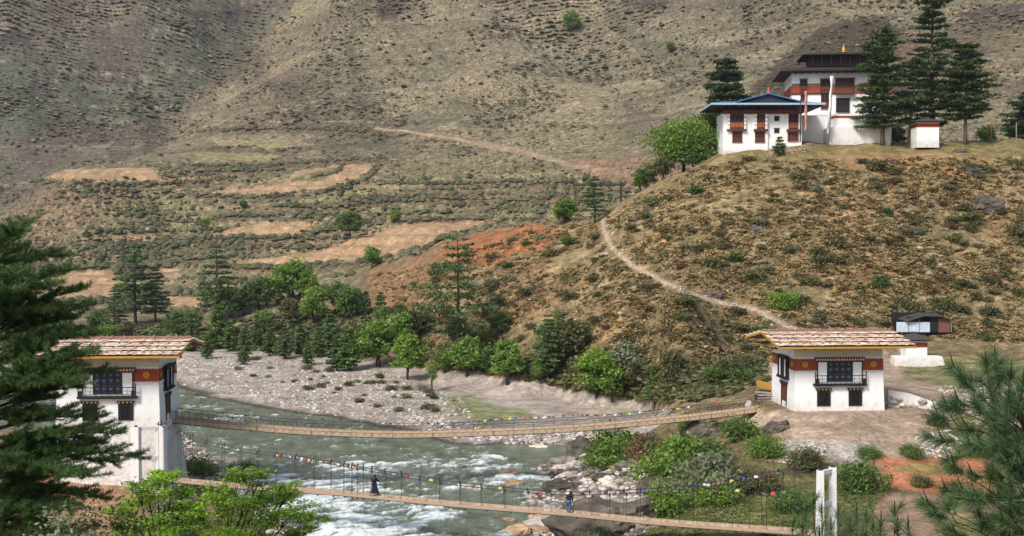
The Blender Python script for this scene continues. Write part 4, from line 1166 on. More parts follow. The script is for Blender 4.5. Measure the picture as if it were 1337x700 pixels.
    yr = Dp / 2; y0 = -oy; y3 = Dp + oy; sl = (rzz - ez) / (yr - y0)
    def rz_(y): return ez + sl * (y - y0) if y < yr else ez + sl * (y3 - y)
    xL, xR = -W - ox, W + ox
    u = MB()
    for a, c in ((y0, yr), (y3, yr)):
        vs = [(xL, a, ez), (xR, a, ez), (xR, c, rzz), (xL, c, rzz)]
        vs2 = [(x, y, z + .12) for x, y, z in vs]
        fs = [(0,1,2,3),(7,6,5,4),(0,4,5,1),(2,6,7,3),(1,5,6,2),(3,7,4,0)]
        u.add(vs + vs2, fs)
    ro = u.build('roof', plain('roof_boards', srgb(126, 88, 70), .25, 6, .9, .2), root)
    sh = MB(); pr = random.Random(3 + side)
    rows = 4
    for sgn in (1, -1):
        for k in range(rows):
            ya = (y0 - .12) + (yr - y0 + .12) * k / rows; yb = (y0 - .12) + (yr - y0 + .12) * (k + 1) / rows + .12
            if sgn < 0: ya, yb = Dp - ya, Dp - yb
            x = xL - .1
            while x < xR:
                wd_ = pr.uniform(.26, .48); j = pr.uniform(-.06, .06) * sgn
                za = rz_(min(max(ya, y0), y3)) + .34 + .06 * pr.random(); zb = rz_(min(max(yb, y0), y3)) + .15
                x1 = min(x + wd_ - .02, xR + .1); yq = ya - j
                vs = [(x, yq, za), (x1, yq, za), (x1, yb, zb), (x, yb, zb)]
                vs += [(a, b_, c - .09) for a, b_, c in vs]
                sh.add(vs, [(0,1,2,3),(7,6,5,4),(4,5,1,0),(5,6,2,1),(7,4,0,3),(6,7,3,2)])
                x += wd_
    sh.build('shingles', SHINGLE, ro)
    bt_ = MB()
    for k in range(rows):
        ya = (y0 - .12) + (yr - y0 + .12) * (k + .28) / rows
        z = rz_(max(ya, y0)) + .34
        bt_.path([(xL, ya, z - .03), (0, ya, z - .02), (xR, ya, z - .03)], .035, 6)
    bt_.path([(xL, yr, rzz + .26), (xR, yr, rzz + .26)], .12, 6)
    bt_.build('batten', BATTEN, ro)
    for k in range(rows + 1):
        ya = (y0 - .12) + (yr - y0 + .12) * (k + .42) / rows
        if k == rows: ya = yr
        n = 14
        for i in range(n):
            x = xL + .4 + (xR - xL - .8) * i / (n - 1) + pr.uniform(-.25, .25)
            s = link('roof_stone', STM, ro, (x, ya + pr.uniform(-.05, .05), rz_(ya) + (.38 if k < rows else .36))); q = pr.uniform(.11, .19); s.scale = (q * 1.3, q, q); s.rotation_euler = (0, 0, pr.uniform(0, 3))
    for ye in (y0 - .1, y3 + .02):
        f = MB(); f.box(xL - .12, xR + .12, ye, ye + .08, ez - .08, ez + .1); f.build('eave_board', YEL, ro)
    for xe in (xL, xR):
        f = MB(); s_ = -1 if xe == xL else 1
        x0, x1 = sorted((xe + s_ * .03, xe + s_ * .12))
        for a in (y0, y3):
            vs = [(x0, a, ez - .08), (x1, a, ez - .08), (x1, yr, rzz - .08), (x0, yr, rzz - .08)]
            vs += [(p[0], p[1], p[2] + .22) for p in vs]
            f.add(vs, [(0,1,2,3),(7,6,5,4),(0,4,5,1),(2,6,7,3),(1,5,6,2),(3,7,4,0)])
        f.build('bargeboard', YEL, ro)
    g = MB()   # gable infill between wall top and roof: low white walls on the ends
    for s_ in (-1, 1):
        x0, x1 = sorted((s_ * (xs(6.2) - .25), s_ * xs(6.2)))
        g.add([(x0, .4, 6.2), (x1, .4, 6.2), (x1, Dp - .4, 6.2), (x0, Dp - .4, 6.2), (x0, .4, rz_(.4) + .01), (x1, .4, rz_(.4) + .01), (x1, Dp - .4, rz_(.4) + .01), (x0, Dp - .4, rz_(.4) + .01), (x0, yr, rzz), (x1, yr, rzz)],
              [(0,3,2,1),(0,1,5,4),(1,2,6,9,5),(2,3,7,6),(3,0,4,8,7),(4,5,9,8),(8,9,6,7)])
    g.build('gable', WHITE, root)
    return root

TH = math.atan(-(560 - 668.5) / F) * 1.0
RHp = Vector((HR.x, HR.y, ZD))
RH = gatehouse(RHp, TH, 'white gatehouse with shingle roof on bare earth at the right end of the long bridge', -1)
LHp = P(150, 556, 114); LHp.z = ZD; LHp.x = (206 - 668.5) / F * 114 - 4.72
LH = gatehouse(LHp, TH, 'white gatehouse on a tall stained pier at the left, partly behind the near pine', 1, 6.9, 9.5, True)

# ================================================================ bridges
WOODL = plain('bamboo_mat', srgb(188, 164, 136), .16, 7, .9, .3, .01)
WOODS = plain('deck_side', srgb(166, 142, 120), .2, 5, .9, .3, .01)
PLANKS = island('deck_planks', [srgb(158,134,112), srgb(188,164,138), srgb(204,182,158)], .9, .1, 2, .2)
IRON = plain('iron_chain', srgb(48, 46, 48), .2, 9, .6, .1)
CABLE = plain('cable', srgb(66, 62, 62), .2, 9, .6, .1)
FL = [plain('flag_' + n, c, .15, 3, .9, 0) for n, c in (('blue', srgb(76,98,152)), ('white', srgb(206,206,202)), ('red', srgb(184,74,76)), ('green', srgb(96,130,100)), ('yellow', srgb(206,186,96)))]
FLN = ['blue', 'white', 'red', 'green', 'yellow']

def spline(pts, n):
    """smooth 3D polyline through points (Catmull-Rom), n samples"""
    P_ = [pts[0] + (pts[0] - pts[1])] + pts + [pts[-1] + (pts[-1] - pts[-2])]
    out = []; segs = len(pts) - 1
    for i in range(n):
        t = i / (n - 1) * segs; k = min(int(t), segs - 1); f = t - k
        a, b, c, d = P_[k:k + 4]
        out.append(.5 * ((2 * b) + (c - a) * f + (2 * a - 5 * b + 4 * c - d) * f * f + (3 * b - a - 3 * c + d) * f ** 3))
    return out

def ribbon(mb, pts, y0, y1, z0, z1):
    """prism strip along x following pts, offset in y,z"""
    n = len(mb.v)
    for p in pts:
        for y, z in ((y0, z0), (y1, z0), (y1, z1), (y0, z1)): mb.v.append((p.x, p.y + y, p.z + z))
    for i in range(len(pts) - 1):
        for k in range(4):
            mb.f.append((n + i * 4 + k, n + i * 4 + (k + 1) % 4, n + (i + 1) * 4 + (k + 1) % 4, n + (i + 1) * 4 + k))
    mb.f.append((n, n + 1, n + 2, n + 3)); m = n + (len(pts) - 1) * 4; mb.f.append((m + 3, m + 2, m + 1, m))

def deck(root, pts, wd):
    pl = MB()
    for i in range(len(pts) - 1):
        a, b = pts[i], pts[i + 1]; d = (b - a); m = a + d * .06; e = b - d * .04
        j = random.Random(i).uniform(-.02, .02)
        vs = [(m.x, m.y + j, m.z), (e.x, e.y + j, e.z), (e.x, e.y + wd + j, e.z), (m.x, m.y + wd + j, m.z)]
        vs += [(x, y, z - .06) for x, y, z in vs]
        pl.add(vs, [(0,1,2,3),(7,6,5,4),(4,5,1,0),(5,6,2,1),(7,4,0,3),(6,7,3,2)])
    pl.build('deck', PLANKS, root)

UB = [(221,549,119.5),(262,553,120.5),(300,557,121),(400,565,122.5),(520,569,124),(640,566,125),(760,560,126),(880,549,127),(950,541,127.5),(1016,532,128)]
upts = spline([P(u, v, D) for u, v, D in UB], 330)
ub = empty('long_footbridge', upts[0]); tag(ub, 'long sagging footbridge with chain mesh sides between the two gatehouses', 'footbridge')
def rel(pts, o): return [p - o for p in pts]
up_ = rel(upts, upts[0])
deck(ub, up_, 1.7)
s = MB(); ribbon(s, up_, -.14, -.02, -.16, .22); ribbon(s, up_, 1.74, 1.84, -.12, .22); s.build('side_mat', WOODL, ub)
s = MB()
for k in range(0, len(up_), 5):
    p = up_[k]; s.box(p.x - .05, p.x + .05, p.y - .22, p.y + 1.92, p.z - .27, p.z - .17)
s.build('cross_beam', DARKW, ub)
for yo in (-.18, 1.88):
    c = MB(); c.path([p + Vector((0, yo, .98 + .0)) for p in up_[::5]], .028, 5)
    c.path([p + Vector((0, yo, .0 - .2)) for p in up_[::5]], .035, 5); c.build('chain', IRON, ub)
    # mesh of thin iron links as crossing wires
    m = MB()
    q = up_
    for k in range(0, len(q) - 6, 3):
        for a, b in ((k, k + 5), (k + 5, k)):
            p0 = q[a] + Vector((0, yo, -.1)); p1 = q[b] + Vector((0, yo, .96))
            m.tube(p0, p1, .009, None, 3)
    for zz in (.25, .5, .75): m.path([p + Vector((0, yo, zz)) for p in q[::5]], .011, 3)
    m.build('chain_mesh', IRON, ub)
    # vertical chain rods
    m = MB()
    for k in range(0, len(q), 8): m.tube(q[k] + Vector((0, yo, -.2)), q[k] + Vector((0, yo, 1.02)), .016, None, 4)
    m.build('hanger', IRON, ub)

def flags(root_name, pts, label, group, step, fw, fh, start, end, prob=1.0, seed=1, o=None):
    """string of prayer flags: cord + flags, a thing"""
    e = empty(root_name, pts[0]); tag(e, label, 'prayer flags', group)
    rp = rel(pts, pts[0])
    c = MB(); c.path(rp[::3], .012, 4); c.build('cord', CABLE, e)
    pr = random.Random(seed); L = 0; nxt = start; k = 0; cnt = 0
    for i in range(len(rp) - 1):
        d = (rp[i + 1] - rp[i]).length
        while L + d > nxt and nxt < end:
            f = (nxt - L) / d; p = rp[i].lerp(rp[i + 1], f)
            ci = k % 5; k += 1; nxt += step * pr.uniform(.8, 1.25)
            if pr.random() > prob or cnt >= 100: continue
            cnt += 1
            w, h = fw * .9 * pr.uniform(.8, 1.1), fh * .85 * pr.uniform(.7, 1.1)
            m = MB(); n = 4; sw = pr.uniform(-.18, .18); vs = []
            for a in range(n + 1):
                for b in range(n + 1):
                    u = a / n; v = b / n
                    vs.append((p.x + (u - .5) * w + sw * v * .5, p.y + sw * v + .05 * math.sin(u * 5 + k) * (.3 + v), p.z - v * h * (.9 + .1 * math.sin(u * 3 + k))))
            m.add(vs, [(a * (n + 1) + b, (a + 1) * (n + 1) + b, (a + 1) * (n + 1) + b + 1, a * (n + 1) + b + 1) for a in range(n) for b in range(n)])
            fo = m.build('flag', FL[ci], e, True); sd_ = fo.modifiers.new('thick', 'SOLIDIFY'); sd_.thickness = .006
        L += d
    return e
fb = [p + Vector((0, 1.86, 1.12 + .16 * math.sin(i * .07) + .05 * math.sin(i * .21))) for i, p in enumerate(upts)]
flags('prayer_flag_string', fb[150:318], 'string of small coloured prayer flags along the right half of the long bridge', None, .50, .34, .26, .4, 33, .85, 2)
flags('prayer_flag_string', fb[55:150], 'sparser string of prayer flags along the left half of the long bridge', None, .75, .30, .2, .5, 20, .8, 3)

# ---- lower bridge
LB = [(196,623,112),(232,628,111),(330,637,108),(440,644.5,104.5),(488,649,103),(600,660,99),(740,671,94.5),(850,682,91),(960,690,88),(1064,697,85)]
lpts = spline([P(u, v, D) for u, v, D in LB], 300)
lb = empty('lower_footbridge', lpts[0]); tag(lb, 'narrow nearer footbridge of planks slung from thin cables, with two people on it', 'footbridge')
lp_ = rel(lpts, lpts[0])
deck(lb, lp_, 1.0)
s = MB(); ribbon(s, lp_, -.1, -.02, -.14, .09); ribbon(s, lp_, 1.02, 1.1, -.14, .09); s.build('side_board', WOODS, lb)
s = MB()
LC = [(204,553),(250,573),(300,587),(350,594),(420,604),(500,618),(580,631),(662,640),(740,646),(830,643),(900,637),(950,631),(1005,621),(1064,613)]
cab = spline([P(u, v, 112 + (85 - 112) * ((u - 196) / (1064 - 196))) for u, v in LC], 300)
cabx = np.array([p.x for p in cab]); caby = np.array([p.y for p in cab]); cabz = np.array([p.z for p in cab])
for yo in (-.12, 1.12):
    c = MB(); c.path([p - lpts[0] + Vector((0, yo, 0)) for p in cab[::4]], .035, 6)
    c.path([p + Vector((0, yo, -.15)) for p in lp_[::4]], .03, 5); c.build('cable', CABLE, lb)
for k in range(12, 296, 7):
    p = lpts[k]; zc = float(np.interp(p.x, cabx, cabz))
    for yo in (-.12, 1.12):
        h = MB(); o = lpts[0]
        dz = .1 if yo < 0 else 0
        h.tube(Vector((p.x + dz, p.y + yo, p.z - .2)) - o, Vector((p.x + dz, p.y + yo, zc + .12)) - o, .021, None, 4)
        h.tube(Vector((p.x + dz, p.y + yo, zc - .06)) - o, Vector((p.x + dz, p.y + yo, zc + .2)) - o, .06, None, 6)
        h.build('hanger', IRON, lb)
s = MB()
for k in range(0, 300, 7):
    p = lp_[k]; s.box(p.x - .06, p.x + .06, p.y - .22, p.y + 1.22, p.z - .26, p.z - .15)
s.build('cross_beam', DARKW, lb)
fc = [Vector((p.x, p.y + 1.12, p.z + .02 - .12 * abs(math.sin(i * .12)))) for i, p in enumerate(cab)]
flags('prayer_flag_string', fc[70:112], 'thick bunch of prayer flags left of the walker in the dark robe', None, .24, .34, .32, .2, 9, .95, 5)
flags('prayer_flag_string', fc[112:215], 'scattered prayer flags on the lower bridge between the two walkers', None, 1.15, .34, .3, .4, 22, .9, 6)
flags('prayer_flag_string', fc[212:292], 'prayer flags on the lower bridge cable near the white anchor frame', None, .8, .34, .26, 4, 18, .6, 7)
# small second string above right bank
sb = spline([P(835,640,97), P(880,640,97), P(930,632,96), P(985,643,95), P(1040,640,94)], 60)
flags('prayer_flag_string', sb, 'rope with faded flags sagging over bushes left of the white anchor frame', None, .9, .4, .28, .3, 12, .6, 9)

# ---- anchor frames
GREYW = whitewash('grey_whitewash', (.66,.66,.64), 1.0)
def anchor(name, loc, label, h, w, sp, th=.55):
    e = empty(name, loc, TH + (-.28 if sp > 0 else 0)); tag(e, label, 'anchor frame')
    for x, y in ((0, 0), (sp, 1.4)):
        b = MB(); b.frus((x - w / 2 - .06, x + w / 2 + .06, y - th / 2 - .06, y + th / 2 + .06), (x - w / 2, x + w / 2, y - th / 2, y + th / 2), -1.2, h); b.build('pillar', GREYW, e, bevel=.03)
        k = MB(); k.tube((x, y, h), (x, y, h + .12), .2, .12, 8); k.build('cable_saddle', IRON, e)
    for z in (h * .5, h - .35):
        b = MB(); d = Vector((sp, 1.4, 0)); nrm = Vector((-d.y, d.x, 0)).normalized() * .12
        p0, p1 = d * .12, d * .86
        vs = [p0 - nrm, p1 - nrm, p1 + nrm, p0 + nrm]; vs = [(p.x, p.y, z) for p in vs] + [(p.x, p.y, z + .28) for p in vs]
        b.add(vs, [(3,2,1,0),(4,5,6,7),(0,1,5,4),(1,2,6,5),(2,3,7,6),(3,0,4,7)]); b.build('cross_bar', GREYW, e)
    return e
pb = P(1071, 614, 86); gz = float(zat(pb.x, pb.y)[0])
anchor('cable_anchor_frame', (pb.x, pb.y, gz), 'white H shaped concrete frame holding the right end of the lower bridge cables', pb.z - gz, .52, .9)
pb = P(180, 556, 112.2); gz = float(zat(pb.x, pb.y)[0])
anchor('cable_anchor_frame', (pb.x, pb.y - .6, gz), 'white concrete frame against the left pier holding the lower bridge cables', pb.z - gz, .8, 1.75)

# ================================================================ people
SKIN = plain('skin', srgb(150, 108, 84), .05, 3, .6, 0); HAIR = plain('hair', srgb(24, 22, 24), .1, 9, .6, 0)
ROBE = plain('navy_robe', srgb(34, 42, 60), .2, 5, .9, .2); TOPB = plain('black_jacket', srgb(26, 27, 32), .2, 5, .8, .2); JEAN = plain('blue_jeans', srgb(76, 100, 138), .15, 6, .9, .2); SHOE = plain('dark_shoes', srgb(36, 32, 30), .1, 6, .7, 0); BAG = plain('pale_bag', srgb(190,186,180), .1, 4, .8, 0)
def skin_mesh(name, verts, edges, radii, mat, root=0, sub=2):
    me = bpy.data.meshes.new(name); me.from_pydata(verts, edges, []); o = bpy.data.objects.new(name, me); COL.objects.link(o)
    o.modifiers.new('s', 'SKIN'); 
    me.skin_vertices[0].data.foreach_set if False else None
    for i, r in enumerate(radii):
        me.skin_vertices[0].data[i].radius = (r, r) if not hasattr(r, '__len__') else r
        me.skin_vertices[0].data[i].use_root = (i == root)
    s_ = o.modifiers.new('d', 'SUBSURF'); s_.levels = sub; s_.render_levels = sub
    dg = bpy.context.evaluated_depsgraph_get(); dg.update()
    ev = o.evaluated_get(dg); m2 = bpy.data.meshes.new_from_object(ev)
    bpy.data.objects.remove(o); bpy.data.meshes.remove(me)
    m2.name = name; m2.materials.clear(); m2.materials.append(mat)
    m2.polygons.foreach_set('use_smooth', [True] * len(m2.polygons))
    return m2
def person(loc, rz, label, pose):
    e = empty('person', loc, rz); tag(e, label, 'person')
    J = pose['J']; names = list(J); ed = [(names.index(a), names.index(b)) for a, b in pose['E']]
    rad = [pose['R'][n] for n in names]
    link('body', skin_mesh('body', [J[n] for n in names], ed, rad, SKIN, names.index('pelvis')), e)
    return e
BASE = dict(
 E=[('pelvis','waist'),('waist','chest'),('chest','neck'),('neck','jaw'),('jaw','head'),('head','crown'),
    ('chest','shl'),('shl','ell'),('ell','wrl'),('wrl','hal'),('chest','shr'),('shr','elr'),('elr','wrr'),('wrr','har'),
    ('hal','f1l'),('hal','f2l'),('hal','tl'),('har','f1r'),('har','f2r'),('har','tr'),
    ('pelvis','hil'),('hil','knl'),('knl','anl'),('anl','tol'),('pelvis','hir'),('hir','knr'),('knr','anr'),('anr','tor'),('head','nose')],
 R=dict(pelvis=.13,waist=.11,chest=.14,neck=.05,jaw=.065,head=.092,crown=.07,nose=.02,shl=.06,ell=.042,wrl=.028,hal=.032,shr=.06,elr=.042,wrr=.028,har=.032,f1l=.010,f2l=.010,tl=.011,f1r=.010,f2r=.010,tr=.011,
        hil=.085,knl=.058,anl=.038,tol=.032,hir=.085,knr=.058,anr=.038,tor=.032))
def J_(**k):
    J = dict(pelvis=(0,0,.92), waist=(0,.0,1.1), chest=(0,0,1.3), neck=(0,0,1.43), jaw=(0,.02,1.49), head=(0,.02,1.56), crown=(0,0,1.62), nose=(0,.12,1.55),
      shl=(-.18,0,1.36), ell=(-.24,-.04,1.1), wrl=(-.26,.04,.88), hal=(-.26,.06,.81), f1l=(-.27,.07,.73), f2l=(-.25,.09,.73), tl=(-.22,.10,.79),
      shr=(.18,0,1.36), elr=(.24,-.04,1.1), wrr=(.26,.04,.88), har=(.26,.06,.81), f1r=(.27,.07,.73), f2r=(.25,.09,.73), tr=(.22,.10,.79),
      hil=(-.1,0,.86), knl=(-.11,.12,.48), anl=(-.11,.02,.08), tol=(-.11,.16,.03), hir=(.1,0,.86), knr=(.11,.06,.48), anr=(.11,-.22,.10), tor=(.11,-.10,.03))
    J.update(k); return J
# walker in a long dark robe, facing left (-x): local +y is forward
def at_deck(u):
    xs_ = np.array([p.x for p in lpts]); us_ = np.array([uv_of(p.x, p.y, p.z)[0] for p in lpts]); k = int(np.argmin(abs(us_ - u))); return lpts[k]
d1 = at_deck(488)
J1 = J_(jaw=(0,.05,1.48), head=(0,.06,1.55), crown=(0,.05,1.62), nose=(0,.16,1.53), ell=(-.26,.12,1.14), wrl=(-.22,.34,1.16), hal=(-.22,.40,1.18), f1l=(-.23,.47,1.19), f2l=(-.21,.47,1.21), tl=(-.18,.42,1.22),
        elr=(.26,-.18,1.12), wrr=(.28,-.32,.96), har=(.28,-.36,.92), f1r=(.29,-.42,.88), f2r=(.27,-.42,.89), tr=(.25,-.36,.87), knl=(-.11,.22,.50), anl=(-.11,.24,.09), tol=(-.11,.38,.03), anr=(.11,-.30,.12), tor=(.11,-.2,.03))
p1 = person(d1 + Vector((0, .5, .0)), R(90) , 'walker in a long dark navy robe and head cloth on the lower bridge', dict(J=J1, E=BASE['E'], R=BASE['R']))
def cloth(p, name, verts, edges, radii, mat, root=0): link(name, skin_mesh(name, verts, edges, radii, mat, root), p)
m = MB()
rings = [(.20,.20,.22,.02),(.26,.30,.30,.0),(.55,.23,.24,.02),(.92,.19,.17,.0),(1.1,.165,.14,.0),(1.3,.215,.14,.0),(1.40,.17,.11,.0),(1.45,.07,.07,.02)]
def skirt(rings, n=18):
    m = MB()
    for z, rx, ry, cy in rings:
        for k in range(n):
            t = 2 * math.pi * k / n; fold = 1 + (.10 * math.sin(5 * t) if z < .8 else 0)
            m.v.append((rx * math.cos(t) * fold, ry * math.sin(t) * fold + cy, z))
    for i in range(len(rings) - 1):
        for k in range(n): m.f.append((i * n + k, i * n + (k + 1) % n, (i + 1) * n + (k + 1) % n, (i + 1) * n + k))
    return m
skirt([(.22,.24,.36,.0)] + rings[2:]).build('robe', ROBE, p1, True)
for s_, sh, el, wr in ((-1, 'shl', 'ell', 'wrl'), (1, 'shr', 'elr', 'wrr')):
    cloth(p1, 'sleeve', [J1[sh], J1[el], Vector(J1[el]).lerp(Vector(J1[wr]), .9)], [(0, 1), (1, 2)], [.075, .062, .06], ROBE)
cloth(p1, 'head_cloth', [(0,-.03,1.44), (0,.0,1.56), (0,.02,1.63)], [(0, 1), (1, 2)], [.085, .105, .085], NAVY)
for a in ('l', 'r'): cloth(p1, 'shoe', [J1['an' + a], J1['to' + a]], [(0, 1)], [.048, .045], SHOE)
# second walker: black jacket, jeans, bending forward, away from us
p1.scale = (1.15, 1.15, 1.12)
d2 = at_deck(741)
J2 = J_(waist=(0,.06,1.08), chest=(0,.18,1.24), neck=(0,.30,1.33), jaw=(0,.37,1.34), head=(0,.42,1.37), crown=(0,.45,1.42), nose=(0,.50,1.31), shl=(-.18,.20,1.29), ell=(-.27,.24,1.04), wrl=(-.22,.42,.98), hal=(-.2,.47,.99), f1l=(-.2,.54,1.0), f2l=(-.18,.54,1.01), tl=(-.16,.49,1.03),
        shr=(.18,.20,1.29), elr=(.30,.12,1.08), wrr=(.34,.0,.92), har=(.35,-.03,.86), f1r=(.36,-.04,.79), f2r=(.34,-.02,.79), tr=(.32,.0,.85), knl=(-.12,.14,.48), anl=(-.14,.12,.09), tol=(-.15,.26,.03), knr=(.12,.0,.48), anr=(.16,-.18,.10), tor=(.18,-.05,.03))
p2 = person(d2 + Vector((0, .5, 0)), R(-28), 'walker in a black jacket and blue jeans leaning forward on the lower bridge', dict(J=J2, E=BASE['E'], R=BASE['R']))
cloth(p2, 'jacket', [(0,.0,.90), (0,.06,1.08), (0,.19,1.25), (0,.27,1.31), J2['shl'], J2['ell'], J2['wrl'], J2['shr'], J2['elr'], J2['wrr']], [(0,1),(1,2),(2,3),(2,4),(4,5),(5,6),(2,7),(7,8),(8,9)], [.17,.155,.165,.08,.085,.06,.045,.085,.06,.045], TOPB)
cloth(p2, 'jeans', [(0,0,.90), J2['hil'], J2['knl'], J2['anl'], J2['hir'], J2['knr'], J2['anr']], [(0,1),(1,2),(2,3),(0,4),(4,5),(5,6)], [.155,.11,.08,.065,.11,.08,.065], JEAN)
cloth(p2, 'hair', [(0,.38,1.42), (0,.42,1.43), (0,.33,1.36)], [(0,1),(0,2)], [.10,.095,.07], HAIR)
for a in ('l', 'r'): cloth(p2, 'shoe', [J2['an' + a], J2['to' + a]], [(0, 1)], [.05, .046], SHOE)
cloth(p2, 'hand_bag', [(.36,-.03,.74), (.36,-.03,.62)], [(0, 1)], [.07, .09], BAG)
# ================================================================ temple on the hill
def window_grid(parent, x, y, z, w, h, nx, nz, frame=BROWNW, fill=ORNG, hood=True, white=True, name='window'):
    """window standing proud of a wall facing -y; x,z = lower left"""
    f = MB(); t = .09; d = .16
    f.box(x, x + w, y - d, y, z, z + t); f.box(x, x + w, y - d, y, z + h - t, z + h)
    for k in range(nx + 1): xx = x + (w - t) * k / nx; f.box(xx, xx + t, y - d + .01, y, z + t, z + h - t)
    for k in range(1, nz): zz = z + h * k / nz; f.box(x + t, x + w - t, y - d + .02, y, zz - .04, zz + .04)
    fo = f.build(name, frame, parent)
    p = MB(); p.box(x + .02, x + w - .02, y - .06, y - .002, z + .04, z + h - .04); p.build('pane', BLACKW, fo)
    pr = MB()
    for k in range(nx):
        xx = x + (w - t) * (k + .5) / nx + t / 2
        pr.box(xx - .13, xx + .13, y - d + .03, y - .07, z + h * .10, z + h * .44)
    pr.box(x + .05, x + w - .05, y - .075, y - .062, z + h * .12, z + h * .42); pr.build('panel', fill, fo)
    if hood:
        q = MB(); q.box(x - .12, x + w + .12, y - d - .12, y, z + h, z + h + .16); q.box(x - .05, x + w + .05, y - d - .05, y, z - .18, z); q.build('lintel', frame, fo)
    return fo
S = 1614.0
def px(u, D): return (u - 668.5) / F * D
TD = 236.0
k = F / TD     # 6.84 px/m
o = P(944, 200, TD)
x0, x1 = 0, px(1046, TD) - px(944, TD)
# z heights in photo rows -> metres above o
def zz(v, D=TD): return float(P(944, v, D).z - o.z)
BT = plain('blue_roof', srgb(62, 108, 150), .18, 1.5, .45, .1); BTE = plain('pale_blue_trim', srgb(156, 184, 196), .1, 2, .5, 0)
hall = empty('temple_quarters', o, 0); tag(hall, 'white building with blue roof and brown windows on the left of the hilltop', 'building')
def L(u): return px(u, TD) - o.x
w = MB(); w.frus((L(943.5), L(1046), 0, 8.5), (L(944.5), L(1046), .1, 8.5), -2.5, zz(147)); w.build('wall', WHITE, hall)
w = MB(); w.box(L(943), L(1001.5), -.35, 0, -2.3, zz(150)); w.build('bay_wall', WHITE, hall)
b = MB(); b.box(L(943), L(1046.5), -.42, .1, zz(148.5), zz(144)); b.build('cornice', BROWNW, hall)
for u0, u1 in ((948.5, 972.5), (983.5, 1000)):
    z0 = zz(169); f = MB(); f.box(L(u0) - .1, L(u1) + .1, -.95, -.35, z0 - .3, z0); fo = f.build('bay_sill', BROWNW, hall)
    for a in (0, 1):
        q = MB(); xa = L(u0) + (0 if a == 0 else L(u1) - L(u0) - .42); q.box(xa, xa + .42, -.8, -.36, z0, zz(149.5)); q.build('white_panel', PANEW, fo)
        for n in range(1, 4):
            q = MB(); q.box(xa - .02, xa + .44, -.84, -.80, z0 + n * .72, z0 + n * .72 + .1); q.build('panel_bar', BLACKW, fo)
    window_grid(hall, L(u0) + .44, -.42, z0, L(u1) - L(u0) - .88, zz(149.5) - z0, 3, 2, BROWNW, ORNG, False).location.y = -.30
for u0 in (955, 984.5): window_grid(hall, L(u0), -.36, zz(185), 1.85, zz(173) - zz(185), 3, 3, BROWNW, BROWNW)
for v in (158, 173.5): 
    f = MB(); f.box(L(1010), L(1016.5), -.08, .0, zz(v), zz(v - 5.5)); f.build('small_window', BLACKW, hall)
    f = MB(); f.box(L(1009.4), L(1017.1), -.14, -.0, zz(v - 5.5), zz(v - 6.4)); f.build('lintel', BROWNW, hall)
z0 = zz(169); f = MB(); f.box(L(1026), L(1044), -.5, 0, z0 - .3, z0); f.build('bay_sill', BROWNW, hall)
window_grid(hall, L(1028.5), -.06, z0, L(1041) - L(1028.5), zz(149) - z0, 3, 3, BROWNW, ORNG)
q = MB(); q.box(L(1025.5), L(1028), -.3, 0, z0, zz(149)); q.box(L(1041.5), L(1044), -.3, 0, z0, zz(149)); q.build('white_panel', PANEW, hall)
window_grid(hall, L(1027.5), -.06, zz(183), 2.0, zz(173) - zz(183), 3, 2, BROWNW, BROWNW)
# roof: low gable across, wide overhang, pediment to the front
e = MB(); xL, xR = L(925), L(1071); ya, yb = -3.0, 11.5; ze = zz(139.5)
e.box(xL, xR, ya, yb, ze, ze + .16); re = e.build('roof', DARKW, hall)
e = MB(); e.box(xL - .08, xR + .08, ya - .1, ya - .003, ze + .06, ze + .42); e.box(xL - .1, xL - .003, ya, yb, ze + .06, ze + .42); e.box(xR + .003, xR + .1, ya, yb, ze + .06, ze + .42); e.build('fascia', BTE, re)
e = MB(); yc = (ya + yb) / 2
e.add([(xL, ya, ze + .42), (xR, ya, ze + .42), (xR, yb, ze + .42), (xL, yb, ze + .42), (L(948), yc, ze + 1.5), (L(1050), yc, ze + 1.5)], [(0,1,5,4),(1,2,5),(2,3,4,5),(3,0,4),(3,2,1,0)])
e.build('roof_sheet', BT, re)
# front gable
gx0, gx1, gxm = L(958), L(1040), L(998)
e = MB(); zg = zz(126) 
for a, b_ in ((gx0, gxm), (gx1, gxm)):
    vs = [(a, ya - .3, ze + .55), (b_, ya - .3, zg + .1), (b_, 6, zg + .1), (a, 6, ze + .55)]; vs += [(x, y, z + .22) for x, y, z in vs]
    e.add(vs, [(0,1,2,3),(7,6,5,4),(0,4,5,1),(2,6,7,3),(1,5,6,2),(3,7,4,0)])
e.build('gable_roof', BT, re)
e = MB(); e.add([(gx0 + 1.2, ya + .25, ze + .43), (gx1 - 1.2, ya + .25, ze + .43), (gxm, ya + .25, zg), (gx0 + 1.2, ya + .6, ze + .43), (gx1 - 1.2, ya + .6, ze + .43), (gxm, ya + .6, zg)], [(0,1,2),(5,4,3),(0,3,4,1),(1,4,5,2),(2,5,3,0)]); e.build('pediment', NAVY, re)
e = MB(); e.tube((gxm, ya, zg + .3), (gxm, ya, zg + .9), .28, .16, 8); e.tube((gxm, ya, zg + .9), (gxm, ya, zg + 1.5), .16, .02, 8); e.build('finial', plain('pinkish_red', srgb(196,96,96), .1, 3, .7, 0), re)
e = MB()
for i in range(14): xx = xL + .6 + i * (xR - xL - 1.2) / 13; e.box(xx - .1, xx + .1, ya + .2, .3, ze - .22, ze)
e.build('rafter', BROWNW, re)

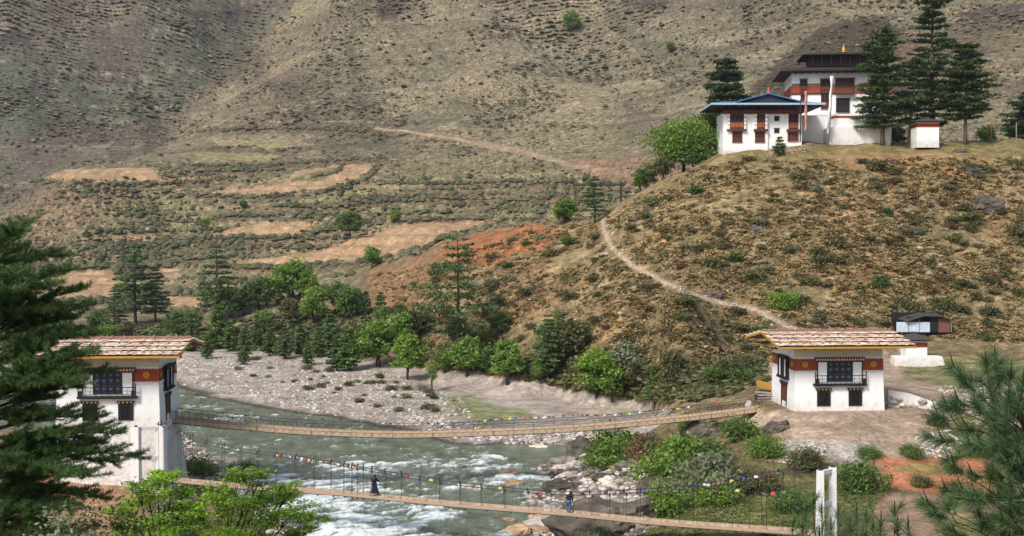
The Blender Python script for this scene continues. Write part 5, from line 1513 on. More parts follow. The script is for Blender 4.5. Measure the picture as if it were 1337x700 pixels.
# upper temple
TD2 = 250.0; o2 = P(1032, 176, TD2)
up = empty('temple_tower', o2, R(-6)); tag(up, 'tall white temple with red band, dark two tier roof and golden finial on the hilltop', 'temple')
def L2(u): return px(u, TD2) - o2.x
def z2(v): return float(P(1032, v, TD2).z - o2.z)
x1 = L2(1160)
w = MB(); w.frus((0, x1, 0, 13), (.35, x1 - .3, .35, 12.6), -3, z2(95)); w.build('wall', WHITE, up)
def yq(v): return .35 * (z2(v) + 3) / (z2(95) + 3)
b = MB(); b.box(.2, x1 - .15, yq(96) - .12, 12.8, z2(103), z2(96)); b.build('parapet_band', PANEW, up)
b = MB(); b.box(.16, L2(1110), yq(117) - .09, .6, z2(123.5), z2(112)); b.box(L2(1112), x1 + .05, yq(117) - .09, 12.8, z2(123.5), z2(112)); b.build('red_band', REDB, up)
b = MB(); b.box(.1, .25, .3, 12.7, z2(123.5), z2(112)); b.build('red_band', REDB, up)
t = MB()
for i in range(24): xx = .3 + i * .42; t.box(xx, xx + .2, yq(111) - .16, yq(111) - .1, z2(112), z2(110.5)); t.box(xx, xx + .2, yq(124) - .16, yq(124) - .1, z2(124.5), z2(123))
for v_ in (110.2, 122.8): t.box(.25, 10.2, yq(v_) - .17, yq(v_) - .09, z2(v_), z2(v_ - .7))
t.build('tooth_trim', BLACKW, up)
for u0, u1, v0, v1 in ((1043, 1052.5, 119, 104), (1069, 1082, 120, 104), (1044, 1052, 134, 124), (1070, 1080, 142, 122)):
    window_grid(up, L2(u0), yq((v0 + v1) / 2) - .12, z2(v0), L2(u1) - L2(u0), z2(v1) - z2(v0), 2, 3, BROWNW, BROWNW)
f = MB(); f.box(L2(1088), L2(1112), -1.1, .4, z2(124), z2(122)); f.box(L2(1088), L2(1112), -1.1, -.95, z2(122), z2(117)); f.build('balcony', BROWNW, up)
window_grid(up, L2(1088), -.0, z2(121.5), L2(1112) - L2(1088), z2(103.5) - z2(121.5), 6, 3, BROWNW, DARKW)
window_grid(up, L2(1089), -.02, z2(146), 2.6, z2(130) - z2(146), 3, 3, BLACKW, DARKW)
b = MB(); b.box(-.02, L2(1092), yq(150) - .12, .5, z2(150.5), z2(147)); b.build('ledge', PANEW, up)
# main roof
DKR = plain('dark_roof', srgb(58, 46, 40), .25, 1.2, .9, .3, .05)
e = MB(); rx0, rx1, ry0, ry1 = -2.2, x1 + 2.2, -2.4, 15.2; zr = z2(93.5)
e.add([(rx0, ry0, zr), (rx1, ry0, zr), (rx1, ry1, zr), (rx0, ry1, zr), (L2(1052), 4.2, z2(84)), (x1 - 3.0, 4.2, z2(84)), (x1 - 3.0, 8.6, z2(84)), (L2(1052), 8.6, z2(84)),
       (rx0, ry0, zr - .22), (rx1, ry0, zr - .22), (rx1, ry1, zr - .22), (rx0, ry1, zr - .22)],
      [(0,1,5,4),(1,2,6,5),(2,3,7,6),(3,0,4,7),(4,5,6,7),(8,9,1,0),(9,10,2,1),(10,11,3,2),(11,8,0,3),(11,10,9,8)]); ro = e.build('lower_roof', DKR, up)
e = MB()
for i in range(18): xx = rx0 + .5 + i * (rx1 - rx0 - 1) / 17; e.box(xx - .1, xx + .1, ry0 + .2, .4, zr - .46, zr - .23)
e.build('rafter', DARKW, ro)
def z2(v): return float(P(1032, v, 256).z - o2.z)
e = MB(); e.box(L2(1058), x1 - 3.6, 2.6, 9.4, z2(90), z2(75)); la = e.build('lantern', BLACKW, up)
e = MB()
for i in range(7): xx = L2(1060) + i * (x1 - 4.2 - L2(1060)) / 6; e.box(xx, xx + .25, 2.45, 2.6, z2(88), z2(76))
e.build('lantern_post', BROWNW, la)
e = MB(); a0, a1_, b0, b1 = L2(1058) - 1.7, x1 - 2.0, .8, 11.4; zt = z2(77); am = (a0 + a1_) / 2
for A in ((b0, zt, 6, z2(70.5)), (b1, zt, 6, z2(70.5))):
    vs = [(a0, A[0], A[1]), (a1_, A[0], A[1]), (a1_ - 2.4, A[2], A[3]), (a0 + 2.4, A[2], A[3])]; vs += [(x, y, z + .2) for x, y, z in vs]
    e.add(vs, [(0,1,2,3),(7,6,5,4),(0,4,5,1),(2,6,7,3),(1,5,6,2),(3,7,4,0)])
e.add([(a0, b0, zt + .1), (a0, b1, zt + .1), (a0 + 2.4, 6, z2(70.5) + .1)], [(0,1,2)]); e.add([(a1_, b0, zt + .1), (a1_, b1, zt + .1), (a1_ - 2.4, 6, z2(70.5) + .1)], [(2,1,0)])
ro2 = e.build('upper_roof', DKR, up)
GOLD = NT('gold'); GOLD.col(srgb(222, 170, 70)).rough(.35); GOLD.b.inputs['Metallic'].default_value = .6
e = MB(); gx = L2(1103.5)
for (r0, r1, za, zb) in ((.55, .5, 0, .25), (.32, .42, .25, .7), (.42, .3, .7, 1.0), (.22, .1, 1.0, 1.35), (.1, .03, 1.35, 1.7)):
    e.tube((gx, 5, z2(70.5) + za), (gx, 5, z2(70.5) + zb), r0, r1, 12)
e.build('finial', GOLD.m, ro2, True)
# retaining wall + terrace in front of it
o3 = P(1046, 190, 243)
def L3(u): return px(u, 243) - o3.x
def z3(v): return float(P(1046, v, 243).z - o3.z)
rw = MB(); rw.frus((0, L3(1092), 0, 5), (.2, L3(1092), .25, 5), -3, z3(151)); ro3 = rw.build('retaining_wall', WHITE2); ro3.location = o3; tag(ro3, 'rough white retaining wall linking the blue roofed building and the upper temple', 'wall')
tb = empty('terrace_wall', P(1083, 188, 238)); tag(tb, 'low white stone terrace wall in front of the upper temple behind the conical cypress', 'wall')
wx = px(1163, 238) - px(1083, 238)
q = MB(); q.frus((0, wx, 0, 6), (.1, wx - .1, .12, 6), -1.8, float(P(0, 166, 238).z - P(0, 188, 238).z)); q.build('stone_face', WHITE2, tb)
h_ = float(P(0, 166, 238).z - P(0, 188, 238).z); q = MB(); q.box(1.2, wx - .3, 1.2, 5.6, h_, h_ + float(P(0, 148, 238).z - P(0, 166, 238).z)); q.build('upper_wall', WHITE, tb)
q = MB(); q.box(1.1, wx - .2, 1.1, 5.7, h_ + 1.9, h_ + 2.3); q.build('red_band', REDB, tb)
# poles
def pole(name, u, vb, vt, D, mat, r, label, cat, lean=0):
    b = P(u, vb, D); t = P(u + lean, vt, D); m = MB(); m.tube((0, 0, -.8), t - b, r, r * .6, 8); e = empty(name, b); m.build('pole', mat, e, True); tag(e, label, cat); return e, t - b
e, t = pole('flag_pole', 1082, 186, 97, 237, BARKG, .1, 'tall pole with a long narrow white prayer banner before the upper temple', 'flag pole', 6)
m = MB(); v0 = t * .12; v1 = t * .97
n = 16
for i in range(n + 1):
    p = v0.lerp(v1, i / n); m.v += [(p.x - .05, p.y - .12, p.z), (p.x - .48 - .10 * math.sin(i * 1.3), p.y - .12 + .15 * math.sin(i * .9), p.z)]
m.f = [(2 * i, 2 * i + 1, 2 * i + 3, 2 * i + 2) for i in range(n)]; bo = m.build('banner', PANEW, e, True); bo.modifiers.new('t', 'SOLIDIFY').thickness = .02
e, t = pole('flag_pole', 1053.5, 181, 118, 233, BARKG, .09, 'pole with a narrow faded pink prayer banner beside the blue roofed building', 'flag pole', 0)
m = MB()
for i in range(n + 1):
    p = (t * .15).lerp(t * .98, i / n); m.v += [(p.x - .04, p.y - .1, p.z), (p.x - .42 - .08 * math.sin(i * 1.7), p.y - .1 + .12 * math.sin(i), p.z)]
m.f = [(2 * i, 2 * i + 1, 2 * i + 3, 2 * i + 2) for i in range(n)]; bo = m.build('banner', plain('faded_pink', srgb(196,132,126), .15, 2, .9, 0), e, True); bo.modifiers.new('t', 'SOLIDIFY').thickness = .02
pole('pole', 1045, 180, 130, 232, BARKD, .12, 'dark bare pole at the right corner of the blue roofed building', 'pole')
pole('pole', 1294, 176, 142, 250, plain('tan_pole', srgb(178,140,92), .1, 3, .9, 0), .14, 'plain tan post right of the stout cypress', 'pole')
pole('pole', 1327, 191, 160, 239, BARKG, .12, 'pale grey post near the right edge of the hilltop', 'pole')
pole('pole', 151.5, 331, 312, 425, BARKG, .13, 'thin pale post standing on the bank left of the tall dark pine', 'pole')
pole('pole', 441.5, 320, 303, 410, BARKG, .13, 'thin pale post by the left end of the long ploughed field', 'pole')
pole('pole', 770, 226, 196, 330, BARKG, .09, 'thin pale post rising beside the far end of the mountain track', 'pole')
# small shrine on the plateau
def shrine(u, v, D, w, d, h, label, stepped=True, grp=None, rz=0.0):
    e = empty('shrine', P(u, v, D), rz); tag(e, label, 'shrine')
    m = MB(); m.frus((-w/2 - .08, w/2 + .08, 0, d), (-w/2, w/2, .05, d - .05), -.6, h); m.build('wall', WHITE, e)
    m = MB(); m.box(-w/2 - .04, w/2 + .04, -.02, d + .02, h - .85, h - .2); m.build('red_band', REDB, e)
    m = MB(); m.box(-w/2 - .1, w/2 + .1, -.1, d + .1, h - .2, h); m.build('cornice', CREAM, e)
    m = MB(); o_ = .75
    m.box(-w/2 - .35, w/2 + .35, -.35, d + .35, h, h + .14)
    m.add([(-w/2 - o_, -o_, h + .14), (w/2 + o_, -o_, h + .14), (w/2 + o_, d + o_, h + .14), (-w/2 - o_, d + o_, h + .14), (-w/2 - o_, -o_, h + .28), (w/2 + o_, -o_, h + .28), (w/2 + o_, d + o_, h + .28), (-w/2 - o_, d + o_, h + .28), (-w/5, d * .35, h + .85), (w/5, d * .35, h + .85), (w/5, d * .65, h + .85), (-w/5, d * .65, h + .85)],
          [(3,2,1,0),(0,1,5,4),(1,2,6,5),(2,3,7,6),(3,0,4,7),(4,5,9,8),(5,6,10,9),(6,7,11,10),(7,4,8,11),(8,9,10,11)])
    if stepped: m.box(-w/6, w/6, d * .4, d * .6, h + .85, h + 1.15)
    m.build('roof', SLATE, e)
    return e
shrine(1211.5, 188.5, 233, 4.1, 3.6, 4.1, 'small white shrine with red band between the cypress trunks on the hilltop', True)
ch = shrine(1197, 477, 167, 2.75, 2.6, 3.3, 'small white shrine with red band and slate roof behind the right gatehouse')
b0 = P(1168, 489, 162); mw = MB()
wv = px(1236, 162) - px(1168, 162)
mw.frus((0, wv, 0, 2.2), (.1, wv - .5, .1, 2.0), -.6, 1.05); mwo = mw.build('stone_plinth', WHITE2, None, bevel=.05); mwo.location = b0; mwo.location.z = float(zat(b0.x + 3, b0.y)[0]) + .3; tag(mwo, 'low rough white stone wall in front of the small shrine behind the right gatehouse', 'wall')
# broken white wall right of the gatehouse
e = empty('ruined_wall', P(1160, 528, 127), R(-20)); tag(e, 'low broken white rubble wall running right from the right gatehouse', 'wall')
pr = random.Random(9)
q = MB(); q.add([(0,0,-.5),(4.6,-.2,-.5),(4.6,.9,-.5),(0,1.0,-.5),(0,0,1.5),(4.6,0,.35),(4.6,.8,.3),(0,.9,1.4),(2.0,0,1.25),(2.0,.85,1.15)], [(3,2,1,0),(0,1,5,8,4),(1,2,6,5),(2,3,7,9,6),(3,0,4,7),(4,8,9,7),(8,5,6,9)]); q.build('wall_core', WHITE2, e)
for i in range(16):
    s_ = link('loose_stone', RWm[i % 2], e, (pr.uniform(0, 5.2), pr.uniform(-.5, .9), pr.uniform(-.1, .5) if i < 8 else 1.2 - i * .06)); qq = pr.uniform(.2, .42); s_.scale = (qq * 1.4, qq, qq); s_.rotation_euler = (pr.random(), 0, pr.uniform(0, 6))
q = MB(); q.box(4.6, 7.2, .2, 1.6, -.4, .35); q.build('low_slab', plain('grey_slab', srgb(176,178,182), .1, 2, .9, .3), e, bevel=.05)
# shelter hut on the hillside
e = empty('shelter_hut', P(1205, 432, 179), R(-3)); tag(e, 'small open hut with pale sheet metal front and dark roof set into the hillside', 'hut')
e.location.z = float(P(1205, 431, 179).z)
kk = F / 179
def hx(u): return (u - 1205) / kk
TIN = plain('pale_tin', srgb(188, 198, 210), .12, 2, .5, .2)
m = MB()
for i in range(24):
    a = hx(1171) + i * (hx(1214) - hx(1171)) / 24; b_ = a + (hx(1214) - hx(1171)) / 24
    m.box(a, (a + b_) / 2, 0, .05, -.3, 1.15); m.box((a + b_) / 2, b_, .03, .08, -.3, 1.15)
m.build('sheet_front', TIN, e)
m = MB(); m.box(hx(1214), hx(1225), .02, .1, -.3, 1.9); m.box(hx(1171), hx(1172), 0.1, 3, -.3, 1.3); m.box(hx(1171), hx(1240), 3, 3.1, -.3, 2.4); m.build('wall_and_opening_shade', BLACKW, e)  # front piece is black for the shade of the opening; the others are walls
m = MB(); m.box(hx(1225), hx(1240), -.02, .06, -.3, 1.7); m.build('side_panel', plain('weathered_panel', srgb(112,74,60), .25, 4, .9, .2), e)
for u in (1186, 1200, 1241):
    m = MB(); m.box(hx(u), hx(u) + .1, -.06, .0, -.3, 1.8 if u > 1230 else 1.5); m.build('post', BARKG, e)
m = MB(); m.add([(hx(1182), -.6, 1.35), (hx(1205), -.7, 2.2), (hx(1228), -.7, 2.1), (hx(1241), -.6, 1.6), (hx(1178), 3.4, 1.5), (hx(1205), 3.4, 2.4), (hx(1230), 3.4, 2.3), (hx(1243), 3.4, 1.7)], [(0,1,5,4),(1,2,6,5),(2,3,7,6)]); hr = m.build('roof', SLATE, e); hr.modifiers.new('t', 'SOLIDIFY').thickness = .16
m = MB(); m.box(hx(1186), hx(1214), .6, .7, -.3, 1.9); m.build('opening_shade', BLACKW, e)  # black sheet standing in for the shade above the tin front
# timber stack under a yellow cloth left of the right gatehouse
e = empty('timber_stack', P(1000, 519, 132), R(-8)); tag(e, 'stack of old timber partly under a mustard yellow board left of the right gatehouse', 'timber stack')
e.location.z = float(zat(e.location.x, e.location.y)[0])
for i in range(12):
    m = MB(); m.box(-1.0, 1.0, -.14, .14, 0, .2); q = m.build('timber', [BARKG, BARKD, BROWNW][i % 3], e); q.location = (pr.uniform(-.3, .3), (i % 3) * .45, .0 + (i // 3) * .27); q.rotation_euler = (0, pr.uniform(-.1, .1), pr.uniform(-.35, .35))
m = MB(); m.box(-1.1, 1.1, -.1, 1.1, 0, .35); q = m.build('yellow_board', plain('mustard', srgb(178,132,58), .15, 2, .8, .2), e); q.location = (.1, 0, 1.35); q.rotation_euler = (.2, .22, .05)
sk = link('sack', rock_mesh('sack', 77, plain('white_sack', srgb(214,212,208), .1, 3, .9, .2), 2, .2), None, P(978, 507, 133)); sk.location.z = float(zat(sk.location.x, sk.location.y)[0]) + .3; sk.scale = (.5, .4, .6); tag(sk, 'white sack lying left of the timber stack by the right gatehouse', 'sack')
# flat roofed gate shelter on the ridge
e = empty('roof_shelter', G(783, 250, 262)); e.location.z = float(P(783, 262, 262).z); tag(e, 'long dark flat roof on thin posts standing behind the ridge', 'shelter')
kk = F / 262
hz_ = float(P(783, 239.5, 262).z) - e.location.z
m = MB(); m.box((748 - 783) / kk, (816 - 783) / kk, -.6, 2.4, hz_ - .4, hz_); m.build('roof', SLATE, e)
for u in (752, 810):
    m = MB(); m.tube(((u - 783) / kk, 0, -1.0), ((u - 783) / kk, 0, hz_ - .28), .1, None, 6); m.build('post', BARKD, e)
# stone wall segments along plateau back (fence)
for (ua, ub_, v, D, lb_) in ((1000, 1052, 180, 231, 'dry stone wall in front of the blue roofed building'),):
    a = G(ua, v + 7, D); b_ = G(ub_, v + 2, D); e = empty('stone_wall', a); tag(e, lb_, 'wall')
    nst = 40
    for i in range(nst):
        for lv in range(2):
            f = (i + .5 * lv) / nst; p = a.lerp(b_, f) - a; s_ = link('stone', RT[i % 2] if i % 3 else RG[i % 4], e, (p.x, p.y, p.z + lv * .4 - .1)); q_ = pr.uniform(.28, .45); s_.scale = (q_ * 1.2, q_, q_); s_.rotation_euler = (0, 0, pr.uniform(0, 6))

# ================================================================ boulders
def boulder(u, v, w, kind, label, hgt=.7, D=None, sink=.25, grp=None, z=None):
    g = hit(u, v) if D is None else G(u, v, D)
    if z is not None: g = PZ(u, v, z)
    m = {'g': RG, 'd': RD, 't': RT, 'w': RWm}[kind]; o = link('boulder', m[int(u) % len(m)])
    s_ = w / F * g.y / 2; o.scale = (s_ * 1.1, s_ * .9, s_ * hgt * 1.3); o.location = g + Vector((0, s_ * .5, s_ * hgt * (.5 - sink))); o.rotation_euler = (0, 0, (u * 7 % 40 - 20) / 57)
    tag(o, label, 'boulder', grp); return o
boulder(1293, 274, 44, 'd', 'large dark lichened boulder on the upper right hillside', .75)
boulder(1272, 227, 36, 'd', 'flat dark rock just below the hilltop at right', .5)
boulder(990, 305, 26, 'd', 'dark rock in the middle of the scrubby hillside', .7)
boulder(930, 388, 30, 'd', 'dark slab of rock beside the upper bend of the hill path', .5)
boulder(832, 288, 24, 'd', 'dark rock ledge right of the top of the hill path', .4)
boulder(1199, 327, 11, 'w', 'small pale stone on the middle of the hillside', .6)
boulder(790, 334, 12, 'w', 'pale stone on the left edge of the hill path', .6)
boulder(1255, 200, 20, 'd', 'small dark rock on the edge of the hilltop at right', .5)
for u, v, w, kd, lb_ in [(916,572,50,'d','large grey brown boulder in the bushes below the long bridge'),(1015,565,36,'d','rounded brown boulder left of the bare earth yard'),(985,566,18,'g','smaller boulder beside the rounded brown one'),
    (842,580,40,'d','dark boulder at the waterside under the long bridge'),(742,582,18,'g','grey stone at the end of the gravel spit'),(765,592,44,'d','dark angular boulder beside the calm inlet')]:
    boulder(u, v, w, kd, lb_, .75)
for u, v, w, kd, h_, lb_ in [(664,622,26,'t',.6,'tan boulder in the white water near the right bank'),(665,636,36,'t',.35,'long flat tan boulder in the rapids above the lower bridge'),(632,606,11,'d',.5,'small dark rock standing in the rapids'),(620,613,8,'d',.5,'tiny dark rock left of the small dark rock in the rapids'),
    (604,612,12,'d',.5,'dark rock at the left of the line of rocks in the rapids'),(664,681,18,'t',.5,'orange tan rock in the water under the lower bridge'),(673,700,38,'t',.6,'pale tan rock at the water edge at the bottom of the picture'),
    (434,661,17,'d',.6,'dark rock breaking the white water below the lower bridge at left'),(640,632,10,'g',.4,'small grey rock beside the long flat boulder'),(703,585,26,'w',.25,'flat pale rock lying in the calm inlet'),(720,613,30,'g',.4,'low grey rock between the inlet and the rapids'),(262,590,22,'g',.5,'grey rock at the left shore beside the pier')]:
    boulder(u, v, w, kd, lb_, h_, z=-.1)
for u, v, w, kd, h_, lb_ in [(790,702,150,'d',.55,'huge dark flat boulder at the bottom under the lower bridge'),(872,640,80,'d',.5,'big dark boulder behind the right walker'),(770,664,44,'d',.6,'dark rounded boulder just left behind the right walker'),(705,690,44,'w',.5,'pale broken boulder below the right walker'),
    (740,608,40,'g',.5,'grey boulder at the mouth of the inlet'),(790,628,34,'d',.5,'dark boulder among the pale stones above the walker'),(735,640,48,'d',.4,'long dark rock at the edge of the rapids'),(755,655,30,'g',.5,'mid grey rock between the dark rocks behind the walker'),(850,690,40,'g',.6,'mid grey boulder right of the huge flat one'),(700,668,30,'g',.5,'grey rock at the waterline left of the walker'),(820,612,30,'g',.5,'pale grey rock beside the rust coloured bush'),(725,678,34,'g',.5,'grey block touching the pale broken boulder')]:
    boulder(u, v, w, kd, lb_, h_)
boulder(290, 606, 44, 'g', 'big grey rock shelf on the left shore beside the pier', .35); boulder(258, 575, 26, 'd', 'dark wet rock at the left shore under the long bridge', .4)
boulder(412, 680, 50, 'w', 'pale stone bank below the left end of the lower bridge', .35); boulder(395, 655, 40, 'g', 'grey rock at the water below the left end of the lower bridge', .4)
# medium stones along the right bank (things) 
us, vs = scatter_uv(105, [(655,660),(700,612),(750,596),(830,592),(858,640),(840,700),(690,700)], 31); hp2 = hits(us, vs, 60)
kinds = ['g', 'd', 'w', 't']
for i, (x, y, z) in enumerate(hp2):
    kd = kinds[[0, 1, 0, 2, 1, 0, 2, 3][i % 8]]; m = {'g': RG, 'd': RD, 't': RT, 'w': RWm}[kd]; o_ = link('river_stone', m[i % len(m)], None, (x, y, z + .05)); q_ = rng.uniform(.35, .95); o_.scale = (q_ * 1.3, q_, q_ * .7); o_.rotation_euler = (0, 0, rng.uniform(0, 6))
    nm = {'g': 'mid grey', 'd': 'dark', 't': 'tan', 'w': 'pale'}[kd]
    tag(o_, nm + ' river stone in the tumble of rocks on the right bank', 'stone', nm + ' stones on the right bank')
# countless cobbles
def cobbles(name, pts, size, mat, label, seed):
    r = np.random.default_rng(seed); T = []
    import bmesh
    for k_ in range(5):
        bm = bmesh.new(); bmesh.ops.create_icosphere(bm, subdivisions=1, radius=1)
        for v_ in bm.verts: v_.co *= r.uniform(.75, 1.1)
        T.append((np.array([v_.co[:] for v_ in bm.verts]), np.array([[q.index for q in f.verts] for f in bm.faces]))); bm.free()
    V = []; Fc = []; n0 = 0
    for p, s_ in zip(pts, size):
        tv, tf = T[r.integers(5)]; a = r.uniform(0, 6.28); c, sn = math.cos(a), math.sin(a)
        q = tv * s_ * np.array([1.3, .9, .6]); q = np.stack([q[:, 0] * c - q[:, 1] * sn, q[:, 0] * sn + q[:, 1] * c, q[:, 2]], 1) + p
        V.append(q); Fc.append(tf + n0); n0 += len(tv)
    o_ = link(name, np_mesh(name, np.concatenate(V), np.concatenate(Fc), mat)); tag(o_, label, 'stones', None, 'stuff')
COB = island('cobble', [srgb(104,96,90), srgb(150,140,132), srgb(186,176,166), srgb(208,200,190), srgb(160,136,118), srgb(128,120,114)], .9, .15, 1, .2)
BARP = [(225,463),(330,462),(430,472),(520,492),(600,520),(620,545),(560,560),(500,553),(420,540),(330,524),(225,500)]
us, vs = scatter_uv(6000, BARP, 32); hp2 = hits(us, vs, 120); cobbles('gravel_cobbles', hp2, (.05 + .34 * rng.random(len(hp2)) ** 4), COB, 'countless pale cobbles on the gravel bar', 1)
us, vs = scatter_uv(1500, [(520,540),(640,560),(790,560),(780,585),(640,578),(560,568)], 33); hp2 = hits(us, vs, 120); cobbles('gravel_cobbles', hp2, rng.uniform(.1, .4, len(hp2)), COB, 'small stones along the near edge of the gravel spit', 2)
us, vs = scatter_uv(2600, [(660,650),(700,608),(760,590),(850,592),(865,650),(845,700),(680,700)], 34); hp2 = hits(us, vs, 60); cobbles('bank_cobbles', hp2, (.06 + .36 * rng.random(len(hp2)) ** 2), COB, 'countless stones filling the right bank between the boulders', 3)
us, vs = scatter_uv(1300, [(205,560),(262,565),(300,620),(330,650),(430,690),(350,700),(300,640),(210,620)], 35); hp2 = hits(us, vs, 60); cobbles('bank_cobbles', hp2, rng.uniform(.1, .4, len(hp2)), COB, 'stones along the left shore below the pier', 4)
us, vs = scatter_uv(620, [(985,592),(1010,582),(1075,580),(1085,592),(1050,606),(1000,603)], 36); hp2 = hits(us, vs, 60); cobbles('rubble_patch', hp2, rng.uniform(.06, .24, len(hp2)), COB, 'spill of pale rubble on the near edge of the yard', 5)
us, vs = scatter_uv(560, [(1196,570),(1240,562),(1262,585),(1245,600),(1200,596)], 37); hp2 = hits(us, vs, 60); cobbles('rubble_patch', hp2, rng.uniform(.07, .26, len(hp2)), COB, 'grey rubble heap above the red earth patch', 6)
us, vs = scatter_uv(500, [(1215,505),(1337,500),(1337,560),(1290,560),(1250,525)], 38); hp2 = hits(us, vs, 60); cobbles('rubble_patch', hp2, rng.uniform(.07, .3, len(hp2)), COB, 'scattered stones right of the yard', 7)
us, vs = scatter_uv(260, HILLP, 39); hp2 = hits(us, vs, 100); cobbles('hillside_stones', hp2, rng.uniform(.1, .38, len(hp2)), COB, 'small pale stones scattered on the dry hill', 8)
us, vs = scatter_uv(260, [(787,282),(800,300),(820,340),(900,380),(985,402),(1045,430),(1040,440),(960,410),(880,385),(800,345),(780,300)], 40); hp2 = hits(us, vs, 100); cobbles('path_stones', hp2, rng.uniform(.1, .3, len(hp2)), COB, 'stones along the edges of the hill path', 9)

# ================================================================ near bushes, right bank
BB = {}
def bush(u, v, px_, kind, label, wr=1.5, D=None, seed=0):
    key = (kind, round(wr, 1))
    if key not in BB:
        n = 46; BB[key] = (shrub_mesh('bush', 500 + len(BB), 2.4, 2.4 * wr, kind, n, 95, .16), 2.4)
    me, h = BB[key]; g = G(u, v, D) if D else hit(u, v); s_ = px_ / F * g.y / h
    o_ = link('bush', me, None, g - Vector((0, 0, .15 * s_))); o_.scale = (s_, s_, s_); o_.rotation_euler = (0, 0, (u * 13) % 6.28); tag(o_, label, 'bush'); return o_
for a in [(1053,612,30,'olive','rounded dark bush at the edge of the rubble spill',1.7),(1118,640,42,'mid','wide green bush right of the white anchor frame',1.8),(1204,636,18,'olive','small bush growing in the red earth patch',1.9),
    (1135,598,16,'mid','small green clump on the yard edge',2.2),(1190,597,18,'mid','green weed clump left of the grey rubble heap',1.9),(1262,596,18,'mid','green weed clump right of the grey rubble heap',2),(1222,556,18,'olive','small bush at the right edge of the yard',1.8),
    (1024,402,24,'bright','bright green shrub on the hillside above the right gatehouse',1.8),(1000,596,28,'bright','green weeds between the rounded boulder and the yard',2.2),(965,575,32,'mid','leafy bush between the two boulders',1.9),
    (800,606,48,'bright','bright green bush hanging under the right part of the long bridge',1.8),(848,604,38,'brown','rust brown dead bush beside the bright green one',1.7),(880,628,62,'bright','large bright green bush on the right bank below the long bridge',1.6),
    (925,612,40,'mid','green bush above the grey willow shrub',1.7),(925,650,64,'grey','grey leaved willow shrub on the right bank',1.3),(960,640,34,'olive','olive scrub between the willow shrub and the flag rope',2),
    (900,560,20,'bright','yellow green clump at the end of the long bridge',1.8),(955,500,30,'mid','bushes above the bridge ramp',2),(1000,640,26,'olive','low scrub right of the willow shrub',2.2),(1030,668,30,'mid','leafy scrub at the foot of the white anchor frame',2),
    (872,690,40,'bright','bright leafy bush behind the lower bridge near its right end',1.7,100),(940,676,34,'bright','leafy bush just behind the right end of the lower bridge',1.9,100),(905,712,20,'bright','leafy bush in front of the right end of the lower bridge',1.9,82),(985,712,22,'mid','green bush in front of the deck end of the lower bridge',1.9,82),(1045,716,26,'mid','green bush below the white anchor frame',1.9,82),
    (255,620,26,'mid','green bush at the foot of the left pier beside the grey rock shelf',2.2),(318,625,26,'mid','round green bush above the left part of the lower bridge',1.8),(228,690,50,'grey','grey green bush under the left end of the lower bridge',1.6),
    (780,712,30,'grey','pale grey plant among the rocks at the bottom',1.6)]:
    bush(*a)
# ================================================================ near vegetation
def world_pts(lst, D): return [P(u, v, D) for u, v in lst]
def needle_mat(name, cols, tr=.2):
    return island(name, cols, rough=.55, spec=.3, nscale=.9, nvar=.35, transl=tr)
# ---- tall near pine on the left
r = np.random.default_rng(88); pr = random.Random(88)
DP = 36.0
tp = P(-18, 330, DP)
gp_ = float(zat(tp.x, tp.y)[0])
npine = empty('near_pine', (tp.x, tp.y, gp_)); tag(npine, 'large dark pine close to the camera filling the left edge of the picture', 'tree')
O = Vector((tp.x, tp.y, gp_)); Ht = P(-18, 262, DP).z - gp_
tb = MB(); tb.path([(0,0,-.6),(0,0,Ht*.3),(.1,0,Ht*.7),(.05,0,Ht)], [.26,.22,.12,.02], 10)
tips = [(20,300,335),(46,338,372),(30,322,350),(84,352,400),(64,372,398),(104,378,425),(112,400,440),(96,415,445),(88,440,470),(60,452,480),(112,462,500),(90,480,505),(138,486,520),(100,505,535),(70,520,540),
        (128,545,562),(152,566,585),(176,598,590),(150,604,600),(112,590,596),(120,622,625),(134,650,650),(88,640,640),(60,600,600),(96,668,668),(58,690,680),(40,410,430),(30,470,480),(40,545,550),(30,640,640),(48,580,590),(20,360,375),
        (10,390,400),(15,440,450),(10,505,515),(12,600,600),(20,670,670),(118,436,460),(70,405,425),(84,692,690),(40,668,668),(70,655,655),(30,700,700),(104,700,700),(50,625,625),(14,640,640),(60,712,705),(20,715,710)]
N0 = []; N1 = []; 
allt = [(t, 0) for t in tips] + [(t, 1) for t in tips[::2]] + [(t, 2) for t in tips[::2]]
